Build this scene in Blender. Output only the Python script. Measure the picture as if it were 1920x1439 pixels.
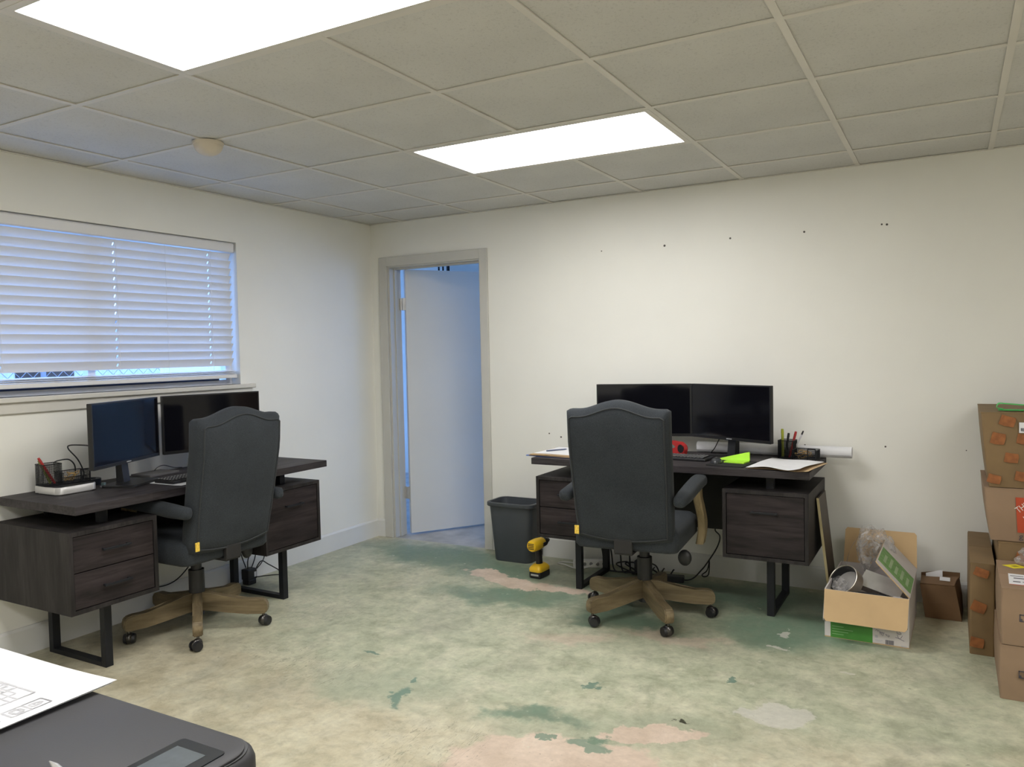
import bpy, bmesh, math, random
from mathutils import Vector, Matrix, Euler
random.seed(7)
PI = math.pi
for o in list(bpy.data.objects):
    bpy.data.objects.remove(o, do_unlink=True)
scene = bpy.context.scene
C = scene.collection

# ------------------------------------------------------------------ camera
CAM = Vector((3.7853, -4.6422, 1.3704)); YAW, PITCH, ROLL, FPX = 0.5107, -0.0408, -0.0202, 1474.37
fw = Vector((-math.sin(YAW)*math.cos(PITCH), math.cos(YAW)*math.cos(PITCH), math.sin(PITCH)))
rt0 = Vector((math.cos(YAW), math.sin(YAW), 0)); up0 = rt0.cross(fw)
rt = math.cos(ROLL)*rt0 + math.sin(ROLL)*up0; up = -math.sin(ROLL)*rt0 + math.cos(ROLL)*up0
cam_data = bpy.data.cameras.new('camera'); cam = bpy.data.objects.new('camera', cam_data); C.objects.link(cam)
cam_data.sensor_fit = 'HORIZONTAL'; cam_data.sensor_width = 36; cam_data.lens = FPX*36/1920
cam_data.clip_start = 0.02; cam_data.clip_end = 200
M = Matrix((rt, up, -fw)).transposed().to_4x4(); M.translation = CAM
cam.matrix_world = M
scene.camera = cam

# ------------------------------------------------------------------ world (overcast blue daylight), exposure
SKY_STRENGTH = 6.2
LAMP_STRENGTH = 15.3
world = bpy.data.worlds.new('sky'); scene.world = world; world.use_nodes = True
bgn = world.node_tree.nodes['Background']
bgn.inputs['Color'].default_value = (0.24, 0.46, 1.0, 1); bgn.inputs['Strength'].default_value = SKY_STRENGTH
scene.view_settings.view_transform = 'Standard'; scene.view_settings.look = 'None'
scene.view_settings.gamma = 1.0; scene.view_settings.use_curve_mapping = False
scene.view_settings.exposure = 0.0

# ------------------------------------------------------------------ material helpers
def nt(m): return m.node_tree.nodes, m.node_tree.links
def base_mat(name):
    m = bpy.data.materials.new(name); m.use_nodes = True
    return m, m.node_tree.nodes['Principled BSDF']
def coords(m, scale=(1, 1, 1), kind='Object', rot=(0, 0, 0)):
    n, l = nt(m)
    tc = n.new('ShaderNodeTexCoord'); mp = n.new('ShaderNodeMapping')
    mp.inputs['Scale'].default_value = scale; mp.inputs['Rotation'].default_value = rot
    l.new(tc.outputs[kind], mp.inputs['Vector']); return mp.outputs['Vector']
def noise(m, vec, scale, detail=3, rough=0.5, dist=0):
    n, l = nt(m)
    t = n.new('ShaderNodeTexNoise'); t.inputs['Scale'].default_value = scale
    t.inputs['Detail'].default_value = detail; t.inputs['Roughness'].default_value = rough
    t.inputs['Distortion'].default_value = dist
    l.new(vec, t.inputs['Vector']); return t.outputs['Fac']
def ramp(m, fac, stops):
    n, l = nt(m)
    r = n.new('ShaderNodeValToRGB'); e = r.color_ramp.elements
    while len(e) < len(stops): e.new(0.5)
    for k, (p, c) in enumerate(stops):
        e[k].position = p; e[k].color = (c[0], c[1], c[2], 1) if not isinstance(c, (int, float)) else (c, c, c, 1)
    l.new(fac, r.inputs['Fac']); return r.outputs['Color']
def mixc(m, fac, a, b, mode='MIX'):
    n, l = nt(m)
    x = n.new('ShaderNodeMix'); x.data_type = 'RGBA'; x.blend_type = mode
    for s, i in ((fac, 0), (a, 6), (b, 7)):
        if hasattr(s, 'links'): l.new(s, x.inputs[i])
        elif i == 0: x.inputs[0].default_value = s
        else: x.inputs[i].default_value = (s[0], s[1], s[2], 1)
    return x.outputs[2]
def bump(m, bsdf, fac, strength=0.2, dist=0.002):
    n, l = nt(m)
    b = n.new('ShaderNodeBump'); b.inputs['Strength'].default_value = strength; b.inputs['Distance'].default_value = dist
    l.new(fac, b.inputs['Height']); l.new(b.outputs['Normal'], bsdf.inputs['Normal'])
MATS = {}
def plain(name, col, rough=0.5, metal=0.0, var=0.12, nscale=9.0, bmp=0.0, bscale=60, spec=0.5, alpha=None):
    """plain procedural material: colour with a slow noise variation"""
    if name in MATS: return MATS[name]
    m, b = base_mat(name); n, l = nt(m)
    v = coords(m); f = noise(m, v, nscale, 4)
    lo = tuple(c*(1-var) for c in col); hi = tuple(min(1, c*(1+var)) for c in col)
    l.new(ramp(m, f, [(0.3, lo), (0.7, hi)]), b.inputs['Base Color'])
    b.inputs['Roughness'].default_value = rough; b.inputs['Metallic'].default_value = metal
    b.inputs['Specular IOR Level'].default_value = spec
    if bmp: bump(m, b, noise(m, v, bscale, 4, 0.6), bmp, 0.002)
    MATS[name] = m; return m
def emit(name, col, strength):
    m, b = base_mat(name)
    b.inputs['Base Color'].default_value = (0.9, 0.9, 0.9, 1)
    b.inputs['Emission Color'].default_value = (*col, 1); b.inputs['Emission Strength'].default_value = strength
    MATS[name] = m; return m
def wood(name, dark, light, axis='x', rough=0.5, scale=1.0):
    m, b = base_mat(name); n, l = nt(m)
    s = {'x': (1.6, 16, 16), 'y': (16, 1.6, 16), 'z': (16, 16, 1.6)}[axis]
    v = coords(m, tuple(k*scale for k in s)); g = noise(m, v, 3.0, 8, 0.65, 0.6)
    s2 = {'x': (0.9, 5, 5), 'y': (5, 0.9, 5), 'z': (5, 5, 0.9)}[axis]
    v2 = coords(m, s2); g2 = noise(m, v2, 2.3, 3, 0.5)
    c = ramp(m, g, [(0.28, dark), (0.5, tuple((a+c2)/2 for a, c2 in zip(dark, light))), (0.72, light)])
    c2 = ramp(m, g2, [(0.35, 0.60), (0.65, 1.30)])
    l.new(mixc(m, 1.0, c, c2, 'MULTIPLY'), b.inputs['Base Color'])
    b.inputs['Roughness'].default_value = rough; b.inputs['Specular IOR Level'].default_value = 0.28
    bump(m, b, g, 0.15, 0.001); MATS[name] = m; return m

# ------------------------------------------------------------------ mesh helpers
def link(o, parent=None):
    C.objects.link(o)
    if parent is not None: o.parent = parent
    return o
def obj(name, bm, mat, parent=None, smooth=False, angle=40):
    bmesh.ops.recalc_face_normals(bm, faces=bm.faces)
    me = bpy.data.meshes.new(name); bm.to_mesh(me); bm.free()
    if isinstance(mat, (list, tuple)):
        for k in mat: me.materials.append(k)
    else: me.materials.append(mat)
    if smooth:
        me.polygons.foreach_set('use_smooth', [True]*len(me.polygons)); me.set_sharp_from_angle(angle=math.radians(angle))
    return link(bpy.data.objects.new(name, me), parent)
def tag(o, label=None, cat=None, group=None, kind=None):
    for k, v in (('label', label), ('category', cat), ('group', group), ('kind', kind)):
        if v: o[k] = v
    return o
def thing(name, label, cat, loc=(0, 0, 0), rz=0, group=None):
    o = bpy.data.objects.new(name, None); C.objects.link(o); o.empty_display_size = 0.05
    o.location = loc; o.rotation_euler = (0, 0, rz)
    return tag(o, label, cat, group)
def struct(name, bm, mat, label=None):
    return tag(obj(name, bm, mat), label, kind='structure')
def NB(): return bmesh.new()
def box(bm, x0, x1, y0, y1, z0, z1, mi=0):
    r = bmesh.ops.create_cube(bm, size=1)
    for v in r['verts']:
        v.co = Vector(((x0+x1)/2+v.co.x*(x1-x0), (y0+y1)/2+v.co.y*(y1-y0), (z0+z1)/2+v.co.z*(z1-z0)))
    for f in {f for v in r['verts'] for f in v.link_faces}: f.material_index = mi
    return r['verts']
def rbox(bm, x0, x1, y0, y1, z0, z1, r=0.004, seg=2, mat4=None):
    t = bmesh.new(); box(t, x0, x1, y0, y1, z0, z1)
    bmesh.ops.bevel(t, geom=list(t.edges), offset=r, segments=seg, profile=0.5, affect='EDGES')
    if mat4 is not None: bmesh.ops.transform(t, matrix=mat4, verts=t.verts)
    merge(bm, t)
def merge(bm, t):
    me = bpy.data.meshes.new('tmp'); t.to_mesh(me); t.free(); bm.from_mesh(me); bpy.data.meshes.remove(me)
def xform(bm, m): bmesh.ops.transform(bm, matrix=m, verts=bm.verts)
def TR(loc=(0, 0, 0), rx=0, ry=0, rz=0):
    return Matrix.Translation(loc) @ Euler((rx, ry, rz)).to_matrix().to_4x4()
def cyl(bm, p0, p1, r0, r1=None, seg=20, cap=True):
    p0, p1 = Vector(p0), Vector(p1); r1 = r0 if r1 is None else r1
    d = p1-p0; q = d.to_track_quat('Z', 'Y').to_matrix().to_4x4()
    bmesh.ops.create_cone(bm, cap_ends=cap, segments=seg, radius1=r0, radius2=r1, depth=d.length,
                          matrix=Matrix.Translation((p0+p1)/2) @ q)
def sphere(bm, c, r, sc=(1, 1, 1), u=20, v=12):
    bmesh.ops.create_uvsphere(bm, u_segments=u, v_segments=v, radius=r,
                              matrix=Matrix.Translation(c) @ Matrix.Diagonal((*sc, 1)))
def spline(pts, n=8):
    P = [Vector(p) for p in pts]; P = [2*P[0]-P[1]]+P+[2*P[-1]-P[-2]]; out = []
    for i in range(1, len(P)-2):
        a, b, c, d = P[i-1:i+3]
        for k in range(n):
            t = k/n
            out.append(0.5*((2*b)+(c-a)*t+(2*a-5*b+4*c-d)*t*t+(3*b-a-3*c+d)*t**3))
    out.append(P[-2]); return out
def tube(bm, pts, r, seg=8, smooth=True, n=8, closed=False):
    P = spline(pts, n) if smooth else [Vector(p) for p in pts]
    rings = []; prev = None
    for i, p in enumerate(P):
        t = (P[min(i+1, len(P)-1)]-P[max(i-1, 0)]).normalized()
        if prev is None:
            prev = t.orthogonal().normalized()
        prev = (prev-t*prev.dot(t)).normalized(); b = t.cross(prev)
        rr = r(i/(len(P)-1)) if callable(r) else r
        rings.append([bm.verts.new(p+prev*rr*math.cos(2*PI*k/seg)+b*rr*math.sin(2*PI*k/seg)) for k in range(seg)])
    for a, b in zip(rings, rings[1:]):
        for k in range(seg): bm.faces.new((a[k], a[(k+1) % seg], b[(k+1) % seg], b[k]))
    if closed:
        a, b = rings[-1], rings[0]
        for k in range(seg): bm.faces.new((a[k], a[(k+1) % seg], b[(k+1) % seg], b[k]))
    else:
        bm.faces.new(rings[0][::-1]); bm.faces.new(rings[-1])
def prism(bm, pts, d0, d1, axis='y'):
    """polygon given in the plane normal to axis, pushed from d0 to d1"""
    def P(a, b, d): return {'y': (a, d, b), 'x': (d, a, b), 'z': (a, b, d)}[axis]
    A = [bm.verts.new(P(a, b, d0)) for a, b in pts]; B = [bm.verts.new(P(a, b, d1)) for a, b in pts]
    bm.faces.new(A); bm.faces.new(B[::-1])
    for k in range(len(pts)): bm.faces.new((A[k], B[k], B[(k+1) % len(pts)], A[(k+1) % len(pts)]))
def loft(bm, rings, cap=True):
    R = [[bm.verts.new(p) for p in r] for r in rings]; n = len(R[0])
    for a, b in zip(R, R[1:]):
        for k in range(n): bm.faces.new((a[k], a[(k+1) % n], b[(k+1) % n], b[k]))
    if cap: bm.faces.new(R[0][::-1]); bm.faces.new(R[-1])
def rrect(x0, x1, y0, y1, r, n=6):
    out = []
    for cx, cy, a0 in ((x1-r, y1-r, 0), (x0+r, y1-r, PI/2), (x0+r, y0+r, PI), (x1-r, y0+r, 3*PI/2)):
        for k in range(n+1):
            a = a0+PI/2*k/n; out.append((cx+r*math.cos(a), cy+r*math.sin(a)))
    return out
def sheet(bm, x0, x1, y0, y1, zf, nx=10, ny=10, th=0.0006):
    """thin curved sheet with top and bottom faces; zf(u, v) gives its height"""
    top = [[bm.verts.new((x0+(x1-x0)*i/nx, y0+(y1-y0)*j/ny, zf(i/nx, j/ny)+th)) for j in range(ny+1)] for i in range(nx+1)]
    bot = [[bm.verts.new((v.co.x, v.co.y, v.co.z-th)) for v in row] for row in top]
    for i in range(nx):
        for j in range(ny):
            bm.faces.new((top[i][j], top[i+1][j], top[i+1][j+1], top[i][j+1]))
            bm.faces.new((bot[i][j], bot[i][j+1], bot[i+1][j+1], bot[i+1][j]))
    edge = [(i, 0) for i in range(nx)]+[(nx, j) for j in range(ny)]+[(i, ny) for i in range(nx, 0, -1)]+[(0, j) for j in range(ny, 0, -1)]
    for k in range(len(edge)):
        a, b = edge[k], edge[(k+1) % len(edge)]
        bm.faces.new((top[a[0]][a[1]], bot[a[0]][a[1]], bot[b[0]][b[1]], top[b[0]][b[1]]))
def text_mesh(name, s, size, mat, parent, mat4, extrude=0.0002):
    cu = bpy.data.curves.new(name, 'FONT'); cu.body = s; cu.size = size; cu.extrude = extrude; cu.resolution_u = 3
    t = bpy.data.objects.new('t', cu); C.objects.link(t)
    dg = bpy.context.evaluated_depsgraph_get(); me = bpy.data.meshes.new_from_object(t.evaluated_get(dg))
    bpy.data.objects.remove(t); me.transform(mat4); me.materials.clear(); me.materials.append(mat)
    return link(bpy.data.objects.new(name, me), parent)
def dup(root, loc, rz=0, label=None):
    r = root.copy(); C.objects.link(r); r.location = loc; r.rotation_euler = (0, 0, rz)
    if label: r['label'] = label
    for ch in list(root.children):
        c = ch.copy(); C.objects.link(c); c.parent = r
        for g in ch.children:
            d = g.copy(); C.objects.link(d); d.parent = c
    return r

# ------------------------------------------------------------------ materials
wall_m = plain('wall_paint', (0.80, 0.79, 0.735), 0.55, var=0.03, nscale=1.4, bmp=0.05, bscale=160)
trim_m = plain('trim_paint', (0.55, 0.54, 0.50), 0.5, var=0.04, nscale=3)
base_m = plain('baseboard_paint', (0.70, 0.70, 0.68), 0.5, var=0.04, nscale=3)
door_m = plain('door_paint', (0.66, 0.66, 0.64), 0.5, var=0.03, nscale=2)
tee_m = plain('tee_metal', (0.66, 0.63, 0.58), 0.45, var=0.05, nscale=4)
white_pl = plain('white_plastic', (0.75, 0.74, 0.71), 0.45, var=0.04)
cream_pl = plain('cream_plastic', (0.62, 0.55, 0.45), 0.5, var=0.05)
black_pl = plain('black_plastic', (0.012, 0.012, 0.014), 0.45, var=0.2)
black_metal = plain('black_metal', (0.011, 0.012, 0.015), 0.5, metal=0.0, var=0.2, nscale=15, spec=0.3)
screen_m = plain('screen_glass', (0.004, 0.004, 0.006), 0.08, var=0.1, spec=0.45)
bezel_m = plain('bezel_plastic', (0.010, 0.010, 0.011), 0.35, var=0.1)
paper_m = plain('white_paper', (0.74, 0.74, 0.76), 0.7, var=0.03, nscale=20)
kraft_env = plain('manila_paper', (0.52, 0.36, 0.20), 0.7, var=0.1)
steel_m = plain('brushed_steel', (0.66, 0.65, 0.64), 0.36, metal=0.75, var=0.08, nscale=20)
nickel_m = plain('satin_nickel', (0.66, 0.61, 0.52), 0.32, metal=0.8, var=0.08)
gun_m = plain('gunmetal', (0.10, 0.095, 0.09), 0.25, metal=0.85, var=0.2)
yellow_pl = plain('yellow_plastic', (0.80, 0.50, 0.02), 0.4, var=0.06)
red_pl = plain('red_plastic', (0.45, 0.03, 0.03), 0.35, var=0.1)
ink_m = plain('grey_ink', (0.46, 0.46, 0.48), 0.8, var=0.15, nscale=120)
dark_ink = plain('dark_ink', (0.06, 0.055, 0.07), 0.7, var=0.2)
card_m = plain('cardboard', (0.27, 0.18, 0.112), 0.8, var=0.10, nscale=5, bmp=0.06, bscale=90)
card_in = plain('cardboard_inside', (0.50, 0.345, 0.18), 0.8, var=0.07, nscale=6, bmp=0.05, bscale=90)
card_dk = plain('brown_cardboard', (0.16, 0.088, 0.040), 0.75, var=0.12, nscale=6, bmp=0.06, bscale=80)
card_or = plain('taped_cardboard', (0.195, 0.125, 0.056), 0.7, var=0.12, nscale=6, bmp=0.06, bscale=80)
orange_m = plain('orange_print', (0.27, 0.095, 0.026), 0.7, var=0.25, nscale=40)
white_card = plain('white_card', (0.60, 0.56, 0.54), 0.65, var=0.05, nscale=8)
green_print = plain('green_print', (0.06, 0.23, 0.035), 0.55, var=0.12, nscale=14)
green_pale = plain('green_print_worn', (0.16, 0.32, 0.10), 0.6, var=0.25, nscale=45)
logo_or = plain('logo_orange', (0.44, 0.055, 0.014), 0.6, var=0.08)
wood_d = wood('dark_oak', (0.011, 0.0095, 0.0105), (0.062, 0.053, 0.056), 'x', 0.55)
wood_df = wood('dark_oak_front', (0.0070, 0.0053, 0.0056), (0.044, 0.0330, 0.0345), 'x', 0.58, scale=0.8)
wood_dz = wood('dark_oak_side', (0.011, 0.0098, 0.0100), (0.036, 0.031, 0.031), 'z', 0.58)
wood_tan = wood('weathered_beech', (0.120, 0.090, 0.048), (0.235, 0.182, 0.105), 'x', 0.45)
wood_arm = wood('weathered_beech_upright', (0.17, 0.125, 0.062), (0.31, 0.240, 0.135), 'z', 0.45)

def tile_material():
    m, b = base_mat('ceiling_tile'); n, l = nt(m)
    v = coords(m); f = noise(m, v, 120, 5, 0.7); g = noise(m, v, 2.0, 2)
    c = ramp(m, f, [(0.30, (0.47, 0.46, 0.445)), (0.45, (0.62, 0.61, 0.585))])
    l.new(mixc(m, 1.0, c, ramp(m, g, [(0.3, 0.94), (0.7, 1.04)]), 'MULTIPLY'), b.inputs['Base Color'])
    b.inputs['Roughness'].default_value = 0.85; bump(m, b, f, 0.5, 0.003); return m
tile_m = tile_material()

def fabric_material():
    m, b = base_mat('slate_fabric'); n, l = nt(m)
    v = coords(m); f = noise(m, v, 420, 2, 0.6); g = noise(m, v, 7, 3)
    c = ramp(m, f, [(0.3, (0.018, 0.0213, 0.025)), (0.7, (0.043, 0.0495, 0.057))])
    l.new(mixc(m, 1.0, c, ramp(m, g, [(0.3, 0.86), (0.7, 1.1)]), 'MULTIPLY'), b.inputs['Base Color'])
    b.inputs['Roughness'].default_value = 0.9; b.inputs['Specular IOR Level'].default_value = 0.25; b.inputs['Sheen Weight'].default_value = 0.05
    bump(m, b, f, 0.35, 0.001); return m
fabric_m = fabric_material()
piping_m = plain('piping_fabric', (0.028, 0.031, 0.034), 0.85, var=0.15, nscale=200)

def floor_material():
    m, b = base_mat('worn_painted_concrete'); n, l = nt(m)
    P = coords(m)
    wn = n.new('ShaderNodeTexNoise'); wn.inputs['Scale'].default_value = 2.2; wn.inputs['Detail'].default_value = 6; wn.inputs['Roughness'].default_value = 0.62
    l.new(P, wn.inputs['Vector'])
    sub = n.new('ShaderNodeVectorMath'); sub.operation = 'SUBTRACT'; sub.inputs[1].default_value = (0.5, 0.5, 0.5)
    l.new(wn.outputs['Color'], sub.inputs[0])
    def warped(amount):
        s = n.new('ShaderNodeVectorMath'); s.operation = 'SCALE'; s.inputs['Scale'].default_value = amount
        l.new(sub.outputs[0], s.inputs[0]); a = n.new('ShaderNodeVectorMath'); a.operation = 'ADD'
        l.new(P, a.inputs[0]); l.new(s.outputs[0], a.inputs[1]); return a.outputs[0]
    wn2 = n.new('ShaderNodeTexNoise'); wn2.inputs['Scale'].default_value = 9.0; wn2.inputs['Detail'].default_value = 6; wn2.inputs['Roughness'].default_value = 0.6
    l.new(P, wn2.inputs['Vector'])
    sub2 = n.new('ShaderNodeVectorMath'); sub2.operation = 'SUBTRACT'; sub2.inputs[1].default_value = (0.5, 0.5, 0.5)
    l.new(wn2.outputs['Color'], sub2.inputs[0])
    def rewarp(W, amount):
        s2 = n.new('ShaderNodeVectorMath'); s2.operation = 'SCALE'; s2.inputs['Scale'].default_value = amount
        l.new(sub2.outputs[0], s2.inputs[0]); a = n.new('ShaderNodeVectorMath'); a.operation = 'ADD'
        l.new(W, a.inputs[0]); l.new(s2.outputs[0], a.inputs[1]); return a.outputs[0]
    W1, W2 = rewarp(warped(0.6), 0.22), rewarp(warped(0.30), 0.22)
    def blob(cx, cy, rx, ry, rot=0, soft=0.5, W=W1):
        mp = n.new('ShaderNodeMapping'); mp.vector_type = 'TEXTURE'
        mp.inputs['Location'].default_value = (cx, cy, 0); mp.inputs['Rotation'].default_value = (0, 0, rot)
        mp.inputs['Scale'].default_value = (rx, ry, 50); l.new(W, mp.inputs['Vector'])
        ln = n.new('ShaderNodeVectorMath'); ln.operation = 'LENGTH'; l.new(mp.outputs['Vector'], ln.inputs[0])
        mr = n.new('ShaderNodeMapRange'); mr.interpolation_type = 'SMOOTHSTEP'
        mr.inputs['From Min'].default_value = 1.0; mr.inputs['From Max'].default_value = 1.0-soft
        mr.inputs['To Min'].default_value = 0.0; mr.inputs['To Max'].default_value = 1.0
        l.new(ln.outputs['Value'], mr.inputs['Value']); return mr.outputs['Result']
    def mx(a, b2):
        k = n.new('ShaderNodeMath'); k.operation = 'MAXIMUM'; l.new(a, k.inputs[0]); l.new(b2, k.inputs[1]); return k.outputs[0]
    def mul(a, b2):
        k = n.new('ShaderNodeMath'); k.operation = 'MULTIPLY'
        l.new(a, k.inputs[0])
        if hasattr(b2, 'links'): l.new(b2, k.inputs[1])
        else: k.inputs[1].default_value = b2
        return k.outputs[0]
    def many(lst, **kw):
        o = None
        for a in lst:
            q = blob(*a, **kw); o = q if o is None else mx(o, q)
        return o
    # worn paint: cream where bare, pale green where thin
    a1 = noise(m, P, 1.3, 8, 0.66, 0.4); a2 = noise(m, P, 6.0, 8, 0.7, 0.3); a3 = noise(m, P, 40, 5, 0.65)
    cream = ramp(m, a2, [(0.3, (0.38, 0.335, 0.225)), (0.52, (0.50, 0.455, 0.325)), (0.72, (0.57, 0.535, 0.41))])
    pale = ramp(m, a2, [(0.3, (0.30, 0.315, 0.215)), (0.5, (0.42, 0.435, 0.31)), (0.68, (0.53, 0.525, 0.385))])
    far = many([(1.9, -0.9, 3.2, 1.7), (3.2, -1.2, 1.6, 0.9)], soft=0.7)
    lf = n.new('ShaderNodeMath'); lf.operation = 'MULTIPLY_ADD'; lf.inputs[1].default_value = 0.45
    l.new(far, lf.inputs[0]); l.new(a1, lf.inputs[2])
    col = mixc(m, ramp(m, lf.outputs[0], [(0.50, 0.0), (0.80, 1.0)]), cream, pale)
    col = mixc(m, mul(ramp(m, noise(m, P, 4.2, 9, 0.72, 0.8), [(0.50, 0.0), (0.66, 1.0)]), 0.6), col, (0.58, 0.555, 0.42))
    # grey dirty drift
    col = mixc(m, mul(ramp(m, noise(m, P, 2.6, 7, 0.7, 0.5), [(0.52, 0.0), (0.70, 1.0)]), 0.5), col, (0.26, 0.255, 0.195))
    pg = many([(2.75, -2.02, 0.75, 0.22, 0.35), (1.7, -2.15, 0.5, 0.2)], soft=0.7)
    col = mixc(m, mul(pg, 0.55), col, (0.30, 0.335, 0.24))
    mid = noise(m, P, 17, 7, 0.68, 0.4)
    col = mixc(m, 1.0, col, ramp(m, mid, [(0.32, 0.80), (0.5, 1.0), (0.68, 1.12)]), 'MULTIPLY')
    # intact green paint
    green = ramp(m, a2, [(0.3, (0.085, 0.15, 0.105)), (0.55, (0.14, 0.215, 0.15)), (0.75, (0.23, 0.30, 0.215))])
    gm = many([(0.95, -0.33, 1.05, 0.34, -0.12), (1.65, -0.82, 0.60, 0.24, 0.1), (2.6, -0.35, 1.1, 0.40), (3.1, -0.75, 0.5, 0.40), (2.42, -2.06, 0.26, 0.10, 0.3),
               (2.70, -2.14, 0.07, 0.05), (2.35, -0.95, 0.5, 0.22)], soft=0.65)
    gm2 = mul(gm, ramp(m, a2, [(0.25, 0.55), (0.6, 1.0)]))
    col = mixc(m, gm2, col, green)
    teal = many([(1.86, -2.19, 0.035, 0.10, 0.6), (1.81, -2.04, 0.03, 0.03), (2.96, -1.45, 0.03, 0.03), (2.55, -1.72, 0.05, 0.02), (1.45, -1.85, 0.06, 0.02)], soft=0.4, W=W2)
    col = mixc(m, mul(teal, 0.8), col, (0.10, 0.19, 0.15))
    spk = ramp(m, noise(m, coords(m, (1, 1, 1), rot=(0, 0, 0.7)), 9, 5, 0.6, 1.0), [(0.70, 0.0), (0.74, 1.0)])
    col = mixc(m, mul(spk, 0.45), col, (0.13, 0.18, 0.13))
    # bare pinkish concrete where paint and skim coat came off
    pink = ramp(m, a2, [(0.3, (0.46, 0.36, 0.27)), (0.6, (0.62, 0.50, 0.40)), (0.8, (0.68, 0.60, 0.50))])
    pm = many([(1.38, -0.555, 0.26, 0.085, -0.25), (1.72, -0.63, 0.36, 0.07, 0.0), (2.66, -2.40, 0.42, 0.24, 0.25), (2.86, -2.03, 0.20, 0.06, 0.5)], soft=0.14, W=W2)
    pm2 = many([(2.63, -1.06, 0.30, 0.09, 0.35), (2.2, -1.3, 0.3, 0.12)], soft=0.6)
    col = mixc(m, pm, col, pink)
    col = mixc(m, mul(pm2, 0.6), col, pink)
    gi = many([(2.69, -2.20, 0.075, 0.05), (2.56, -2.22, 0.04, 0.02)], soft=0.3, W=W2)
    col = mixc(m, gi, col, (0.22, 0.27, 0.20))
    grey = many([(3.22, -1.68, 0.13, 0.10, 0.6), (3.42, -1.20, 0.06, 0.025), (3.12, -0.80, 0.03, 0.04), (3.1, -0.98, 0.04, 0.03)], soft=0.12, W=W2)
    col = mixc(m, mul(grey, 0.75), col, (0.55, 0.53, 0.47))
    # black scuffs and small stains
    sv = coords(m, (9, 1.3, 1), rot=(0, 0, 0.5)); sc = ramp(m, noise(m, sv, 5.0, 2, 0.4, 1.4), [(0.485, 0.0), (0.5, 1.0), (0.515, 0.0)])
    area = many([(0.85, -1.55, 0.35, 0.22), (1.2, -2.1, 0.5, 0.25), (2.2, -2.5, 0.3, 0.3)], soft=0.5)
    col = mixc(m, mul(mul(sc, area), 0.55), col, (0.06, 0.06, 0.05))
    st = ramp(m, noise(m, P, 26, 3, 0.5), [(0.735, 0.0), (0.76, 1.0)])
    col = mixc(m, mul(st, 0.6), col, (0.10, 0.10, 0.08))
    fl = ramp(m, noise(m, P, 75, 2, 0.5), [(0.70, 0.0), (0.73, 1.0)])
    col = mixc(m, mul(fl, 0.4), col, (0.16, 0.16, 0.12))
    wf = ramp(m, noise(m, coords(m, rot=(0, 0, 1.1)), 14, 4, 0.6), [(0.68, 0.0), (0.71, 1.0)])
    col = mixc(m, mul(wf, 0.5), col, (0.60, 0.58, 0.47))
    dot = many([(2.92, -1.886, 0.03, 0.018)], soft=0.4, W=W2)
    col = mixc(m, dot, col, (0.05, 0.05, 0.03))
    col = mixc(m, 1.0, col, ramp(m, a3, [(0.3, 0.92), (0.7, 1.06)]), 'MULTIPLY')
    l.new(col, b.inputs['Base Color'])
    rr = n.new('ShaderNodeMapRange'); rr.inputs['To Min'].default_value = 0.32; rr.inputs['To Max'].default_value = 0.6
    l.new(a2, rr.inputs['Value']); l.new(rr.outputs['Result'], b.inputs['Roughness'])
    bump(m, b, a2, 0.12, 0.004); return m
floor_m = floor_material()
hall_floor_m = plain('bare_concrete', (0.40, 0.39, 0.37), 0.6, var=0.25, nscale=5)

def glass_mat(name, tint=(0.96, 0.98, 1.0), rough=0.0, mixv=0.08):
    m = bpy.data.materials.new(name); m.use_nodes = True; n, l = nt(m); n.clear()
    o = n.new('ShaderNodeOutputMaterial'); t = n.new('ShaderNodeBsdfTransparent'); g = n.new('ShaderNodeBsdfGlossy'); x = n.new('ShaderNodeMixShader')
    t.inputs['Color'].default_value = (*tint, 1); g.inputs['Roughness'].default_value = rough
    x.inputs[0].default_value = mixv
    l.new(t.outputs[0], x.inputs[1]); l.new(g.outputs[0], x.inputs[2]); l.new(x.outputs[0], o.inputs[0]); return m
pane_m = glass_mat('window_glass')
def film_material():
    m = bpy.data.materials.new('clear_plastic_film'); m.use_nodes = True; n, l = nt(m)
    b = n['Principled BSDF']; o = n['Material Output']
    b.inputs['Base Color'].default_value = (0.47, 0.455, 0.445, 1); b.inputs['Roughness'].default_value = 0.25
    t = n.new('ShaderNodeBsdfTransparent'); x = n.new('ShaderNodeMixShader')
    f = noise(m, coords(m), 26, 5, 0.65, 1.2); l.new(ramp(m, f, [(0.40, 0.08), (0.62, 0.62)]), x.inputs[0])
    l.new(t.outputs[0], x.inputs[1]); l.new(b.outputs[0], x.inputs[2]); l.new(x.outputs[0], o.inputs['Surface']); return m
film_m = film_material()
def slat_material():
    m, b = base_mat('blind_slat_white'); n, l = nt(m)
    b.inputs['Base Color'].default_value = (0.80, 0.79, 0.78, 1); b.inputs['Roughness'].default_value = 0.4
    tr = n.new('ShaderNodeBsdfTranslucent'); tr.inputs['Color'].default_value = (0.8, 0.8, 0.8, 1)
    x = n.new('ShaderNodeMixShader'); x.inputs[0].default_value = 0.10
    l.new(b.outputs[0], x.inputs[1]); l.new(tr.outputs[0], x.inputs[2]); l.new(x.outputs[0], n['Material Output'].inputs['Surface'])
    f = noise(m, coords(m, (1, 40, 40)), 4, 3); bump(m, b, f, 0.05, 0.001); return m
slat_m = slat_material()

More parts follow.
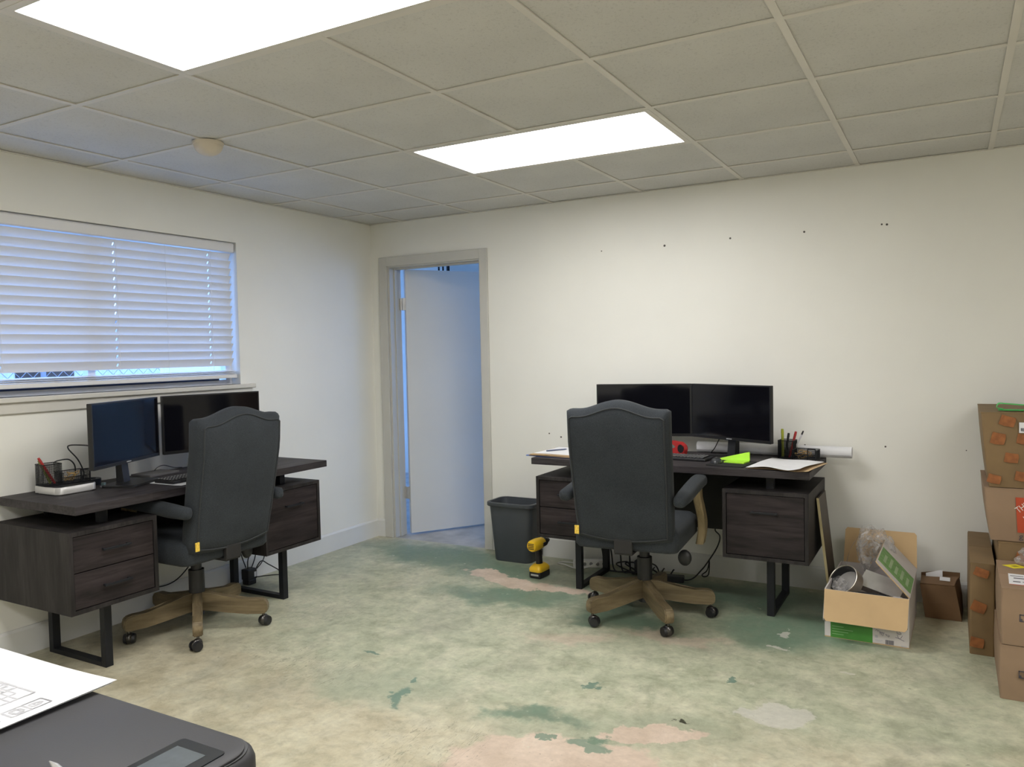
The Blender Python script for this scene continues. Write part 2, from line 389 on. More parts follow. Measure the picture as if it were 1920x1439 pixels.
# ------------------------------------------------------------------ room shell
H = 2.3285; XR, YF = 6.2, -6.6; S = 0.6096; OX, OY = 1.5119, 0.3719; T = 0.13
bm = NB(); box(bm, -T, XR+T, YF-T, 0.0, -0.12, 0.0); struct('floor', bm, floor_m, 'worn concrete floor with patches of old green paint')
DX0, DX1, DZ = 0.155, 0.957, 2.015
bm = NB()
box(bm, -T, DX0, 0, T, 0, H+.1); box(bm, DX1, XR+T, 0, T, 0, H+.1); box(bm, DX0, DX1, 0, T, DZ, H+.1)
wall_back = struct('wall_back', bm, wall_m, 'off-white back wall with the open doorway')
WY0, WY1, WZ0, WZ1 = -3.07, -1.270, 1.205, 2.062
bm = NB()
box(bm, -T, 0, YF-T, 0, 0, WZ0); box(bm, -T, 0, YF-T, 0, WZ1, H+.1); box(bm, -T, 0, YF-T, WY0, WZ0, WZ1); box(bm, -T, 0, WY1, 0, WZ0, WZ1)
struct('wall_left', bm, wall_m, 'off-white wall with the window')
bm = NB(); box(bm, XR, XR+T, YF-T, 0, 0, H+.1); struct('wall_right', bm, wall_m)
bm = NB(); box(bm, -T, XR+T, YF-T, YF, 0, H+.1); struct('wall_front', bm, wall_m)
# nail and anchor holes in the back wall
for x, z, r in ((1.852, 1.992, .004), (2.263, 1.992, .007), (2.658, 2.002, .006), (3.066, 2.002, .006), (3.457, 2.006, .005), (3.482, 2.003, .006),
                (1.46, .823, .005), (1.546, .802, .006), (3.474, .819, .005), (3.85, .815, .003), (3.064, .811, .005)):
    bm = NB(); cyl(bm, (x, -0.0015, z), (x, 0.004, z), r, seg=8); obj('screw_hole', bm, plain('hole_dark', (0.10, 0.09, 0.08), 0.8), wall_back)
# baseboards
bm = NB()
prism(bm, [(0, 0), (0.014, 0), (0.014, 0.118), (0.008, 0.13), (0, 0.13)], YF, 0.0, 'y'); struct('baseboard_left', bm, base_m)
def bb_back(name, x0, x1):
    bm = NB(); prism(bm, [(0, 0), (-0.014, 0), (-0.014, 0.118), (-0.008, 0.13), (0, 0.13)], x0, x1, 'x'); return struct(name, bm, base_m)
bb_back('baseboard_back', 1.017, XR); bb_back('baseboard_corner', 0.014, 0.083)

# ceiling: slab, tees and tiles
bm = NB(); box(bm, -T, XR+T, YF-T, T, H+0.10, H+0.16); ceiling = struct('ceiling', bm, tile_m, 'suspended ceiling of white tiles in a metal grid')
LX = [OX+i*S for i in range(-2, 8)]; LY = [-(OY+j*S) for j in range(0, 11)]
LIGHTS = [(0, 1), (0, 4), (0, 7), (5, 4), (5, 7)]           # grid cells (i, j): each fixture fills i..i+2, j..j+1; last two added out of view to brighten the right side
for x in LX:
    i = round((x-OX)/S); cuts = sorted((-(OY+(j+1)*S)+.012, -(OY+j*S)-.012) for a, j in LIGHTS if a+1 == i)
    y0 = YF
    for c0, c1 in cuts+[(0, 0)]:
        bm = NB(); box(bm, x-.012, x+.012, y0, c0, H, H+.004); box(bm, x-.002, x+.002, y0, c0, H+.004, H+.04); obj('main_tee', bm, tee_m, ceiling); y0 = c1
xs = [0]+LX+[XR]; ys = [0]+LY+[YF]
taken = {(i+d, j) for i, j in LIGHTS for d in (0, 1)}
cross_mesh = {}
for j, y in enumerate(LY):
    for a, b in zip(xs, xs[1:]):
        i = round((a-OX)/S) if a > 0.01 else -3
        if (i, j) in taken and (i+1, j) in taken and False: continue
        key = round(b-a, 4)
        if key not in cross_mesh:
            bm = NB(); w = b-a-0.024 if a > 0 and b < XR else b-a-0.012
            box(bm, -w/2, w/2, -.012, .012, 0.0003, .004)
            o = obj('cross_tee', bm, tee_m, ceiling); cross_mesh[key] = o.data
        else: o = link(bpy.data.objects.new('cross_tee', cross_mesh[key]), ceiling)
        off = 0.006 if a == 0 else (-0.006 if b == XR else 0)
        o.location = ((a+b)/2-off, y, H)
tiles = {}
for ii, (a, b) in enumerate(zip(xs, xs[1:])):
    for jj, (c, d) in enumerate(zip(ys, ys[1:])):
        i, j = ii-3, jj-1
        if (i, j) in taken: continue
        key = (round(b-a, 4), round(c-d, 4))
        if key not in tiles:
            bm = NB(); w, h = b-a-.008, c-d-.008; box(bm, -w/2, w/2, -h/2, h/2, .0045, .020)
            o = obj('ceiling_tile', bm, tile_m, ceiling); tiles[key] = o.data
        else: o = link(bpy.data.objects.new('ceiling_tile', tiles[key]), ceiling)
        o.location = ((a+b)/2, (c+d)/2, H+random.uniform(0, .0012))
for nm, bx in (('wall_angle', (0, .02, YF, 0)), ('wall_angle', (0, XR, -.02, 0)), ('wall_angle', (XR-.02, XR, YF, 0)), ('wall_angle', (0, XR, YF, YF+.02))):
    bm = NB(); box(bm, *bx, H-.0005, H+.003); obj(nm, bm, tee_m, ceiling)
# light fixtures
lamp_m = emit('troffer_diffuser', (1.0, 0.99, 0.98), LAMP_STRENGTH)
LL = ['large rectangular ceiling light panel over the right desk and chair', 'ceiling light panel at the upper left, cut by the top of the photo',
      'ceiling light panel above and behind the printer', 'ceiling light panel to the right of the viewer', 'ceiling light panel behind the viewer on the right']
for (i, j), lab in zip(LIGHTS, LL):
    x0, x1, y1, y0 = OX+i*S, OX+(i+2)*S, -(OY+j*S), -(OY+(j+1)*S)
    t = thing('ceiling_light', lab, 'ceiling light', ((x0+x1)/2, (y0+y1)/2, H), group='troffer lights in the ceiling grid')
    w, h = (x1-x0)/2-.010, (y1-y0)/2-.010
    bm = NB(); e = .024
    for q in ((-w, w, -h, -h+e), (-w, w, h-e, h), (-w, -w+e, -h+e, h-e), (w-e, w, -h+e, h-e)): box(bm, *q, -.0008, .012)
    obj('frame', bm, tee_m, t)
    bm = NB(); box(bm, -w+e, w-e, -h+e, h-e, .004, .008); obj('diffuser', bm, lamp_m, t)
    bm = NB(); box(bm, -w, w, -h, h, .06, .075)
    for q in ((-w, w, -h, -h+.004), (-w, w, h-.004, h), (-w, -w+.004, -h, h), (w-.004, w, -h, h)): box(bm, *q, .012, .06)
    obj('housing', bm, tee_m, t)
# dome sensor
t = thing('motion_sensor', 'beige half dome sensor hanging from the ceiling grid', 'sensor', (.89, -2.20, H))
bm = NB(); prof = [(0.066, 0.0), (0.066, -.010), (0.063, -.014)]
def lathe(bm, prof, seg=28, c=(0, 0, 0)):
    rings = [[Vector((c[0]+r*math.cos(2*PI*k/seg), c[1]+r*math.sin(2*PI*k/seg), c[2]+z)) for k in range(seg)] for r, z in prof]
    loft(bm, rings)
lathe(bm, prof); obj('mounting_ring', bm, cream_pl, t, True)
bm = NB(); lathe(bm, [(.062*math.cos(a), -.012-.048*math.sin(a)) for a in [k*PI/2/9*0.97 for k in range(10)]]); obj('dome', bm, cream_pl, t, True)

# ------------------------------------------------------------------ door and next room
cas = tag(bpy.data.objects.new('trim_1', None), 'grey painted door casing and jamb', kind='structure'); C.objects.link(cas)
def part_box(name, dims, mat, parent, r=0.0):
    bm = NB()
    if r: rbox(bm, *dims, r)
    else: box(bm, *dims)
    return obj(name, bm, mat, parent)
part_box('casing_left', (DX0-.072, DX0-.002, -.018, 0.0, 0, DZ+.064), trim_m, cas, .003)
part_box('casing_right', (DX1-.004, DX1+.058, -.018, 0.0, 0, DZ+.064), trim_m, cas, .003)
part_box('casing_head', (DX0-.002, DX1-.004, -.018, 0.0, DZ-.004, DZ+.064), trim_m, cas, .003)
part_box('jamb_left', (DX0, DX0+.014, -.002, T+.002, 0, DZ), trim_m, cas); part_box('jamb_right', (DX1-.014, DX1, -.002, T+.002, 0, DZ), trim_m, cas)
part_box('jamb_head', (DX0+.014, DX1-.014, -.002, T+.002, DZ-.012, DZ), trim_m, cas)
part_box('door_stop', (DX0+.014, DX0+.024, .05, .085, 0, DZ-.012), trim_m, cas); part_box('door_stop', (DX1-.024, DX1-.014, .05, .085, 0, DZ-.012), trim_m, cas)
part_box('door_stop', (DX0+.024, DX1-.024, .05, .085, DZ-.024, DZ-.012), trim_m, cas)
door = tag(bpy.data.objects.new('door_1', None), 'plain white door standing half open into the next room', kind='structure'); C.objects.link(door)
door.location = (DX0+.022, T-.012, 0); door.rotation_euler = (0, 0, math.radians(56))
part_box('slab', (.026, .785, -.038, 0.0, .012, DZ-.018), door_m, door, .002)
for z in (1.74, .32):
    bm = NB(); cyl(bm, (.002, .002, z-.045), (.002, .002, z+.045), .007, seg=12); box(bm, .002, .028, -.030, .0015, z-.045, z+.045); h = obj('hinge', bm, steel_m, door, True)
bm = NB()
for s in (-1, 1):
    y = -.019+s*.019
    cyl(bm, (.705, y, .96), (.705, y+s*.035, .96), .012, seg=14); sphere(bm, (.705, y+s*.052, .96), .027)
obj('knob', bm, steel_m, door, True)
part_box('floor_hall', (-2.6, 3.4, 0.0, 3.0, -.12, -.002), hall_floor_m, None); bpy.data.objects['floor_hall']['kind'] = 'structure'
part_box('ceiling_hall', (-2.6, 3.4, T, 3.0, 2.62, 2.7), wall_m, None)['kind'] = 'structure'
HY = 2.6
bm = NB(); box(bm, -2.6, 3.4, HY, HY+.12, 0, .9); box(bm, -2.6, 3.4, HY, HY+.12, 2.35, 2.7)
for a, b in ((-2.6, 1.2), (3.2, 3.4)): box(bm, a, b, HY, HY+.12, .9, 2.35)
struct('wall_hall_back', bm, wall_m)
bm = NB(); box(bm, -2.6, -2.48, T, HY, 0, .3); box(bm, -2.6, -2.48, T, HY, 2.55, 2.7); box(bm, -2.6, -2.48, T, .4, .3, 2.55); box(bm, -2.6, -2.48, 2.5, HY, .3, 2.55)
struct('wall_hall_left', bm, wall_m)
bm = NB(); box(bm, 3.28, 3.4, T, HY, 0, 2.7); struct('wall_hall_right', bm, wall_m)
bm = NB(); box(bm, -2.6, 3.4, T-.02, T, H+.1, 2.7); box(bm, -2.6, -T, T-.02, T, 0, H+.1); struct('wall_hall_front', bm, wall_m)
for k in (0, 1):  # first one, in the left wall, is added unseen to light the hall's back wall
    w = tag(bpy.data.objects.new('window_%d' % (k+2), None), ['window in the left wall of the room beyond the door', 'window in the back wall of the room beyond the door'][k], kind='structure'); C.objects.link(w)
    a, b, z0, z1 = ((.4, 2.5, .3, 2.55), (1.2, 3.2, .9, 2.35))[k]
    def wbox(bm, u0, u1, d0, d1, c0, c1):
        if k == 0: box(bm, -2.57+d0, -2.57+d1, u0, u1, c0, c1)
        else: box(bm, u0, u1, HY+.03+d0, HY+.03+d1, c0, c1)
    bm = NB(); mid = (a+b)/2
    for q in ((a, b, z0, z0+.05), (a, b, z1-.05, z1), (a, a+.05, z0+.05, z1-.05), (b-.05, b, z0+.05, z1-.05), (mid-.02, mid+.02, z0+.05, z1-.05)): wbox(bm, q[0], q[1], 0, .06, q[2], q[3])
    obj('window_frame', bm, white_pl, w)
    for u0, u1 in ((a+.05, mid-.02), (mid+.02, b-.05)):
        bm = NB(); wbox(bm, u0, u1, .025, .03, z0+.05, z1-.05); obj('pane', bm, pane_m, w)
for k, x in enumerate((-1.075, -1.02, -0.955)):
    bm = NB(); cyl(bm, (x, HY-.14, 0), (x, HY-.14, 2.62), .009 if k < 2 else .017, seg=12)
    tag(obj('conduit_pipe', bm, black_metal), ['leftmost thin dark conduit pipe beyond the top of the door', 'middle thin dark conduit pipe beyond the top of the door', 'thickest dark pipe beyond the top of the door'][k], 'pipe', 'pipes in the next room')

# ------------------------------------------------------------------ window, blind and outside
win = tag(bpy.data.objects.new('window_1', None), 'wide window behind a white slatted blind', kind='structure'); C.objects.link(win)
vinyl = plain('window_vinyl', (0.70, 0.71, 0.74), 0.4, var=0.03)
bm = NB(); fx0, fx1 = -.12, -.075; e = .045
for q in ((WY0, WY1, WZ0, WZ0+.030), (WY0, WY1, WZ1-e, WZ1), (WY0, WY0+e, WZ0+.03, WZ1-e), (WY1-e, WY1, WZ0+.03, WZ1-e), (-2.19, -2.15, WZ0+.03, WZ1-e)): box(bm, fx0, fx1, q[0], q[1], q[2], q[3])
obj('window_frame', bm, vinyl, win)
for a, b in ((WY0+e, -2.19), (-2.15, WY1-e)):
    bm = NB(); box(bm, -.100, -.096, a, b, WZ0+.030, WZ1-e); obj('pane', bm, pane_m, win)
bm = NB(); box(bm, -.076, -.070, WY0+e, WY1-.10, WZ0+.026, WZ0+.036); obj('gasket', bm, plain('gasket_dark', (0.01, 0.02, 0.05), 0.6), win)
bm = NB(); rbox(bm, -.075, .038, WY0-.08, WY1+.088, WZ0-.024, WZ0+.0, .004); obj('window_sill', bm, trim_m if False else plain('sill_paint', (0.62, 0.60, 0.55), 0.5, var=0.04), win)
bm = NB(); rbox(bm, .0, .018, WY0-.06, WY1+.075, WZ0-.076, WZ0-.024, .003); obj('window_apron', bm, MATS['sill_paint'], win)
bl = thing('window_blind', 'white faux wood venetian blind, lowered and nearly closed, in the window', 'blind', (-.035, (WY0+WY1)/2, WZ0))
L = (WY1-WY0)-.05; zt = WZ1-WZ0
bm = NB(); prism(bm, [(-.02, zt-.062), (.022, zt-.062), (.028, zt-.056), (.028, zt-.012), (.020, zt-.004), (-.02, zt-.004)], -L/2-.006, L/2+.012, 'y'); obj('valance', bm, slat_m, bl)
LADDERS = (-2.92, -2.637, -2.051, -1.454)
def slat_mesh(w=.0505, th=.0028, crown=.0022):
    """curved slat with route holes where the lift cords pass"""
    bm = NB(); n = 6; yc = (WY0+WY1)/2
    ys2 = sorted([-L/2, L/2]+[q for y in LADDERS for q in (y-yc-.004, y-yc+.004)])
    us = [-w/2+w*k/n for k in range(n+1)]
    def hole(i, k): return i in (2, 3) and any(abs((ys2[k]+ys2[k+1])/2-(y-yc)) < .002 for y in LADDERS)
    T = {}; B = {}
    for i, u in enumerate(us):
        for k, y in enumerate(ys2):
            z = crown*(1-(2*u/w)**2); T[i, k] = bm.verts.new((u, y, z+th/2)); B[i, k] = bm.verts.new((u, y, z-th/2))
    solid = {(i, k) for i in range(n) for k in range(len(ys2)-1) if not hole(i, k)}
    for i, k in solid:
        q = [(i, k), (i+1, k), (i+1, k+1), (i, k+1)]
        bm.faces.new([T[p] for p in q]); bm.faces.new([B[p] for p in q[::-1]])
        for d, (p0, p1) in (((0, -1), (q[0], q[1])), ((1, 0), (q[1], q[2])), ((0, 1), (q[2], q[3])), ((-1, 0), (q[3], q[0]))):
            if (i+d[0], k+d[1]) not in solid: bm.faces.new((T[p0], B[p0], B[p1], T[p1]))
    return bm
sm = None; PITCH_S = .0452; zs0 = zt-.062-.0215
for k in range(15):
    if sm is None: o = obj('slat', slat_mesh(), slat_m, bl, True, 30); sm = o.data
    else: o = link(bpy.data.objects.new('slat', sm), bl)
    o.location = (0, 0, zs0-.006-k*PITCH_S); o.rotation_euler = (0, -math.radians(60+random.uniform(-1, 1)), 0)
zb = .052
for k in range(3):
    o = link(bpy.data.objects.new('slat', sm), bl); o.location = (0, 0, zb+.013+k*.0085); o.rotation_euler = (0, math.radians(4), 0)
bm = NB(); rbox(bm, -.026, .026, -L/2-.004, L/2+.010, zb-.014, zb+.008, .004); obj('bottom_rail', bm, slat_m, bl)
for y in LADDERS+(-1.758,):
    for xx in (-.024, .024):
        bm = NB(); cyl(bm, (xx, y-(WY0+WY1)/2, zb), (xx, y-(WY0+WY1)/2, zt-.05), .0008, seg=6); obj('ladder_cord', bm, slat_m, bl)
# outside: ground, chain-link fence, a far shed
part_box('ground', (-30, -.3, -25, 25, -.35, -.3), plain('pavement', (0.33, 0.33, 0.33), 0.9, var=0.2, nscale=2), None)['kind'] = 'structure'
fe = thing('chain_link_fence', 'grey chain-link fence seen through the gap below the blind slats', 'fence', (-6, -1, -.3))
fm = plain('galvanised', (0.22, 0.24, 0.28), 0.5, metal=0.3)
for y in range(-6, 13, 2):
    bm = NB(); cyl(bm, (0, y, 0), (0, y, 1.95), .03, seg=10); obj('post', bm, fm, fe)
bm = NB(); cyl(bm, (0, -6, 1.9), (0, 12, 1.9), .02, seg=8); obj('top_rail', bm, fm, fe)
bm = NB()
for k in range(-60, 60):
    for s in (-1, 1):
        y0 = 3+k*.15; y1 = y0+s*1.85
        if -6 <= min(y0, y1) and max(y0, y1) <= 12: box(bm, -.003, .003, y0-.004, y0+.004, .04, 1.89); [setattr(v, 'co', Vector((v.co.x, v.co.y+(y1-y0)*((v.co.z-.04)/1.85), v.co.z))) for v in list(bm.verts)[-8:]]
tag(obj('wire_mesh', bm, fm, fe), kind='stuff')
sh = thing('storage_shed', 'distant shed with dark openings beyond the fence, seen under the blind', 'shed', (-16, 4, -.3))
part_box('wall', (-2, 2, -8, 12, 0, 2.6), plain('shed_wall', (0.6, 0.6, 0.62), 0.8), sh); part_box('roof', (-2.3, 2.3, -8.3, 12.3, 2.6, 2.75), fm, sh)
for y in (-6, -2.5, 1, 5, 8.5): part_box('opening', (1.98, 2.03, y, y+1.3, .2, 2.0), black_metal, sh)

# ------------------------------------------------------------------ desks
def make_desk(name, label, loc, rz, cshift):
    t = thing(name, label, 'desk', loc, rz, 'dark wooden office desks')
    D = .2925; W = .757
    bm = NB(); rbox(bm, -W, W, -D, D, .720, .757, .002); obj('desktop', bm, wood_d, t)
    cw, z0, z1 = .415, .303, .652
    for side in (-1, 1):
        cx = cshift+side*(.74-cw/2); x0, x1 = cx-cw/2, cx+cw/2; th = .018; y0, y1 = -D-.002, D-.03
        cab = None
        bm = NB(); box(bm, x0, x1, y0, y1, z1-th, z1); box(bm, x0, x1, y0, y1, z0, z0+th)
        box(bm, x0, x0+th, y0, y1, z0+th, z1-th); box(bm, x1-th, x1, y0, y1, z0+th, z1-th); box(bm, x0+th, x1-th, y1-.012, y1, z0+th, z1-th)
        cab = obj('cabinet', bm, wood_dz, t)
        n = 2 if side < 0 else 1; zi0, zi1 = z0+th+.003, z1-th-.003; hh = (zi1-zi0-.004*(n-1))/n
        for k in range(n):
            a = zi0+k*(hh+.004)
            bm = NB(); rbox(bm, x0+th+.003, x1-th-.003, y0+.004, y0+.022, a, a+hh, .0015)
            box(bm, x0+th+.012, x1-th-.012, y0+.022, y1-.05, a+.01, a+.02)
            d = obj('drawer', bm, wood_df, t)
            hz = a+hh*(.50 if n == 2 else .72)
            bm = NB(); rbox(bm, cx-.066, cx+.066, y0-.020, y0-.012, hz-.005, hz+.005, .0015)
            for s in (-1, 1): box(bm, cx+s*.056-.004, cx+s*.056+.004, y0-.014, y0+.006, hz-.004, hz+.004)
            obj('handle', bm, black_metal, d)
        lx = cx+.01
        bm = NB(); w = .018; f0, f1 = -.205, .225
        rbox(bm, lx-w, lx+w, f0, f0+.034, 0, z0, .0015); rbox(bm, lx-w, lx+w, f1-.034, f1, 0, z0, .0015); rbox(bm, lx-w, lx+w, f0+.034, f1-.034, 0, .022, .0015)
        obj('sled_leg', bm, black_metal, t)
        bm = NB(); box(bm, lx-.14, lx+.10, f0-.02, f1+.02, z0-.006, z0); obj('mounting_plate', bm, black_metal, t)
        for yy in (f0, f1-.034):
            bm = NB(); box(bm, lx-w, lx+w, yy, yy+.034, z1, .720); obj('riser', bm, black_metal, t)
    bm = NB(); box(bm, cshift-.325, cshift+.325, .17, .188, .335, .72); obj('modesty_panel', bm, plain('panel_black', (0.012, 0.011, 0.011), 0.6, var=0.2), t)
    return t
make_desk('office_desk', 'dark wooden desk against the back wall, holding two black monitors and a keyboard', (2.43, -.3725, 0), 0, .0125)
make_desk('office_desk', 'dark wooden desk under the window, two-drawer cabinet nearest the viewer', (.3025, -1.94, 0), PI/2, -.0525)

# ------------------------------------------------------------------ office chairs
def make_chair(label, loc, rz, star, bo):
    t = thing('office_chair', label, 'chair', loc, rz, 'grey upholstered swivel chairs')
    bm = NB(); cyl(bm, (*bo, .075), (*bo, .20), .034, .034, 24); cyl(bm, (*bo, .19), (*bo, .305), .038, .038, 24); obj('column_sleeve', bm, black_pl, t, True)
    bm = NB(); cyl(bm, (*bo, .30), (*bo, .40), .026, .026, 20); obj('gas_lift', bm, black_pl, t, True)
    prof = [(.020, .190), (.07, .185), (.13, .168), (.19, .150), (.25, .143), (.31, .143), (.338, .136), (.35, .118), (.35, .085), (.343, .072), (.325, .066), (.25, .070), (.15, .082), (.02, .098)]
    for k in range(5):
        a = math.radians(star+72*k)-rz
        bm = NB(); prism(bm, prof, -.0225, .0225, 'y'); bmesh.ops.bevel(bm, geom=list(bm.edges), offset=.005, segments=2, affect='EDGES')
        arm = obj('base_arm', bm, wood_tan, t, True, 35); arm.rotation_euler = (0, 0, a); arm.location = (*bo, 0)
        rnd = math.radians(star*3+131*k)
        cx, cy = bo[0]+.325*math.cos(a), bo[1]+.325*math.sin(a)
        bm = NB(); cyl(bm, (0, 0, .045), (0, 0, .075), .007, seg=10); sphere(bm, (0, -.006, .031), .0285, (.62, 1, 1), 18, 12)
        cs = obj('caster', bm, gun_m, t, True); cs.location = (cx, cy, 0); cs.rotation_euler = (0, 0, rnd)
        for s in (-1, 1):
            bm = NB(); cyl(bm, (s*.010, -.012, .026), (s*.026, -.012, .026), .026, .021, 20); w = obj('wheel', bm, black_pl, cs, True)
    # seat cushion
    bm = NB(); rings = []
    for ins, z in ((.030, .392), (.010, .398), (.0, .412), (.0, .47), (.006, .495), (.025, .512), (.07, .522), (.16, .526)):
        rings.append([(x, y, z) for x, y in rrect(-.258+ins, .258-ins, -.258+ins, .25-ins, max(.042-ins*.2, .02))])
    loft(bm, rings); obj('seat', bm, fabric_m, t, True, 60)
    bm = NB(); box(bm, -.13, .13, -.15, .15, .375, .393); obj('tilt_plate', bm, black_pl, t)
    bm = NB(); tube(bm, [(.08, -.08, .385), (.16, -.08, .383), (.22, -.08, .375)], .006, 8); sphere(bm, (.255, -.09, .345), .042, (.8, .5, .95), 14, 10); obj('lever', bm, black_pl, t, True)
    # backrest
    def outline(ins, zi=None):
        zi = ins if zi is None else zi; pts = []
        N = 28
        for k in range(N+1):               # top, right to left
            s = 1-2*k/N; x = (.248-ins)*s; b = .5+.5*math.cos(PI*min(1, abs(s)/.80)); z = 1.090+.043*b-zi
            if abs(s) > .93: z -= .010*((abs(s)-.93)/.07)**2
            pts.append((x, z))
        for k in range(1, 12):             # left side down
            s = k/12; z = 1.088-zi-s*(1.088-zi-.457-ins); x = -(.248-ins)-.004*math.sin(PI*s)+.012*s; pts.append((x, z))
        for k in range(0, N+1):            # bottom, left to right
            s = -1+2*k/N; x = (.236-ins)*s; z = .457+ins-.026*(1-s*s); pts.append((x, z))
        for k in range(11, 0, -1):
            s = k/12; z = 1.088-zi-s*(1.088-zi-.457-ins); x = (.248-ins)+.004*math.sin(PI*s)-.012*s; pts.append((x, z))
        return pts
    def lean(z): return -.262-.20*min(z-.47, .46)-.06*max(0, z-.93)
    bm = NB(); R = []
    for ins, zi, dy in ((.15, .16, -.014), (.06, .08, -.012), (.030, .046, -.007), (.016, .030, .002), (.006, .012, .012), (.0, .0, .028), (.0, .0, .072), (.008, .008, .088), (.03, .03, .096), (.10, .10, .104)):
        R.append([(x, lean(z)+dy-.02, z) for x, z in outline(ins, zi)])
    loft(bm, R); obj('backrest', bm, fabric_m, t, True, 75)
    bm = NB(); pp = [(x, lean(z)-.004-.02, z) for x, z in outline(.020, .036)]
    tube(bm, pp+[pp[0]], .0042, 6, smooth=False); obj('piping', bm, piping_m, t, True)
    bm = NB(); rbox(bm, -.045, .045, -.286, -.262, .388, .460, .004); rbox(bm, -.045, .045, -.28, -.10, .381, .394, .003); obj('back_bracket', bm, plain('bracket_fabric', (0.016, 0.015, 0.015), 0.7), t)
    bm = NB(); rbox(bm, -.236, -.214, -.306, -.3005, .474, .516, .001); tg = obj('tag', bm, plain('tag_yellow', (0.85, 0.55, 0.08), 0.5, var=0.25, nscale=120), t); tg['label'] = 'small yellow tag'
    for s in (-1, 1):
        bm = NB(); rings = []
        for k, (y, z, w, h) in enumerate(((-.325, .660, .016, .018), (-.31, .662, .030, .028), (-.20, .667, .036, .032), (-.06, .678, .038, .032), (.11, .687, .039, .032), (.175, .687, .038, .032), (.212, .685, .029, .026), (.223, .684, .012, .012))):
            rings.append([(s*.281+w*math.copysign(abs(math.cos(a))**.75, math.cos(a)), y, z+h*math.copysign(abs(math.sin(a))**.75, math.sin(a))) for a in [2*PI*q/20 for q in range(20)]])
        loft(bm, rings); obj('armrest', bm, fabric_m, t, True, 80)
        bm = NB(); rings = []
        for y, z, x in spline([(.105, .664, .281), (.107, .61, .283), (.122, .555, .291), (.142, .49, .298), (.152, .43, .296), (.152, .365, .285)], 5):
            rings.append([(s*(x+a), y+b, z) for a, b in ((-.019, -.032), (-.013, -.037), (.013, -.037), (.019, -.032), (.019, .032), (.013, .037), (-.013, .037), (-.019, .032))])
        loft(bm, rings); obj('arm_support', bm, wood_arm, t, True, 35)
    return t
make_chair('grey upholstered swivel chair pushed up to the desk at the back wall', (2.385, -.850, 0), math.radians(5.0), 21, (.026, .017))
make_chair('grey upholstered swivel chair pushed up to the desk under the window', (.440, -1.993, 0), PI/2+math.radians(0), 33, (-.008, -.016))

# ------------------------------------------------------------------ monitors
def make_monitor(label, a, b, stand, zb=.855, zt=1.163):
    """screen runs from floor-plan point a to b (left to right as the user sees it)"""
    a, b = Vector((*a, 0)), Vector((*b, 0)); u = (b-a); w = u.length; rz = math.atan2(u.y, u.x); c = (a+b)/2
    t = thing('monitor', label, 'monitor', (c.x, c.y, .757), rz, 'black desktop monitors')
    h0, h1 = zb-.757, zt-.757; W = w/2
    bm = NB(); rbox(bm, -W, W, 0, .022, h0, h1, .003); prism(bm, [(-.16, h0+.06), (.16, h0+.06), (.14, h0+.2), (-.14, h0+.2)], .020, .045, 'y'); obj('housing', bm, bezel_m, t)
    bm = NB()
    for q in ((-W, W, h0, h0+.016), (-W, W, h1-.007, h1), (-W, -W+.007, h0+.016, h1-.007), (W-.007, W, h0+.016, h1-.007)): box(bm, q[0], q[1], -.003, .001, q[2], q[3])
    obj('bezel', bm, bezel_m, t)
    bm = NB(); box(bm, -W+.006, W-.006, -.0012, .001, h0+.015, h1-.006); obj('screen', bm, screen_m, t)
    bm = NB(); box(bm, -.018, .018, -.0038, -.0028, h0+.005, h0+.010); obj('logo', bm, plain('logo_grey', (0.35, 0.35, 0.36), 0.4), t)
    bm = NB(); prism(bm, [(.035, h0+.12), (.055, h0+.12), (.050, .0), (.010, .0)], -.026, .026, 'x'); obj('neck', bm, black_pl, t)
    bm = NB()
    if stand == 'v':
        for s in (-1, 1):
            prism(bm, [(0, .055), (s*.03, .055), (s*.150, -.085), (s*.120, -.09)], .0005, .013, 'z')
    else:
        loft(bm, [[(x, y, z) for x, y in rrect(-.125+i, .125-i, -.105+i, .075-i, .03)] for i, z in ((0, .0005), (0, .008), (.006, .013))])
    obj('foot', bm, black_pl if stand == 'v' else bezel_m, t)
    return t
mon_a = make_monitor('black monitor mostly hidden by the chair at the back wall desk', (1.925, -.285), (2.462, -.155), 'v')
mon_b = make_monitor('black monitor fully in view at the right end of the back wall desk', (2.464, -.155), (2.957, -.395), 'v')
mon_c = make_monitor('monitor with a blue reflection on the desk under the window', (.362, -2.462), (.150, -1.962), 'p', .862, 1.170)
mon_d = make_monitor('black monitor behind the chair on the desk under the window', (.165, -1.945), (.300, -1.41), 'p', .862, 1.172)

# ------------------------------------------------------------------ desk accessories
DZT = .757
def keyboard(label, loc, rz, w=.43, d=.135):
    t = thing('keyboard', label, 'keyboard', loc, rz, 'black keyboards')
    bm = NB(); rbox(bm, -w/2, w/2, -d/2, d/2, .0, .014, .004); obj('case', bm, black_pl, t)
    bm = NB()
    for r in range(6):
        x = -w/2+.008; y = -d/2+.010+r*.0195
        while x < w/2-.02:
            kw = .016 if not (r == 0 and -.09 < x < 0) else .10
            if kw > .05: kw = .1
            prism(bm, [(x, y), (x+kw, y), (x+kw, y+.016), (x, y+.016)], .0135, .020, 'z'); x += kw+.0032
    tag(obj('keys', bm, plain('key_black', (0.022, 0.022, 0.024), 0.45), t), kind='stuff')
    bm = NB()
    for r in range(6):
        x = -w/2+.012; y = -d/2+.015+r*.0195
        while x < w/2-.02:
            if not (r == 0 and -.09 < x < .01): box(bm, x, x+.007, y, y+.0055, .020, .0202)
            x += .0192
    tag(obj('key_legends', bm, plain('legend_white', (0.6, 0.6, 0.6), 0.6), t), kind='stuff')
keyboard('black keyboard on the desk at the back wall', (2.425, -.40, DZT+.0005), math.radians(-5))
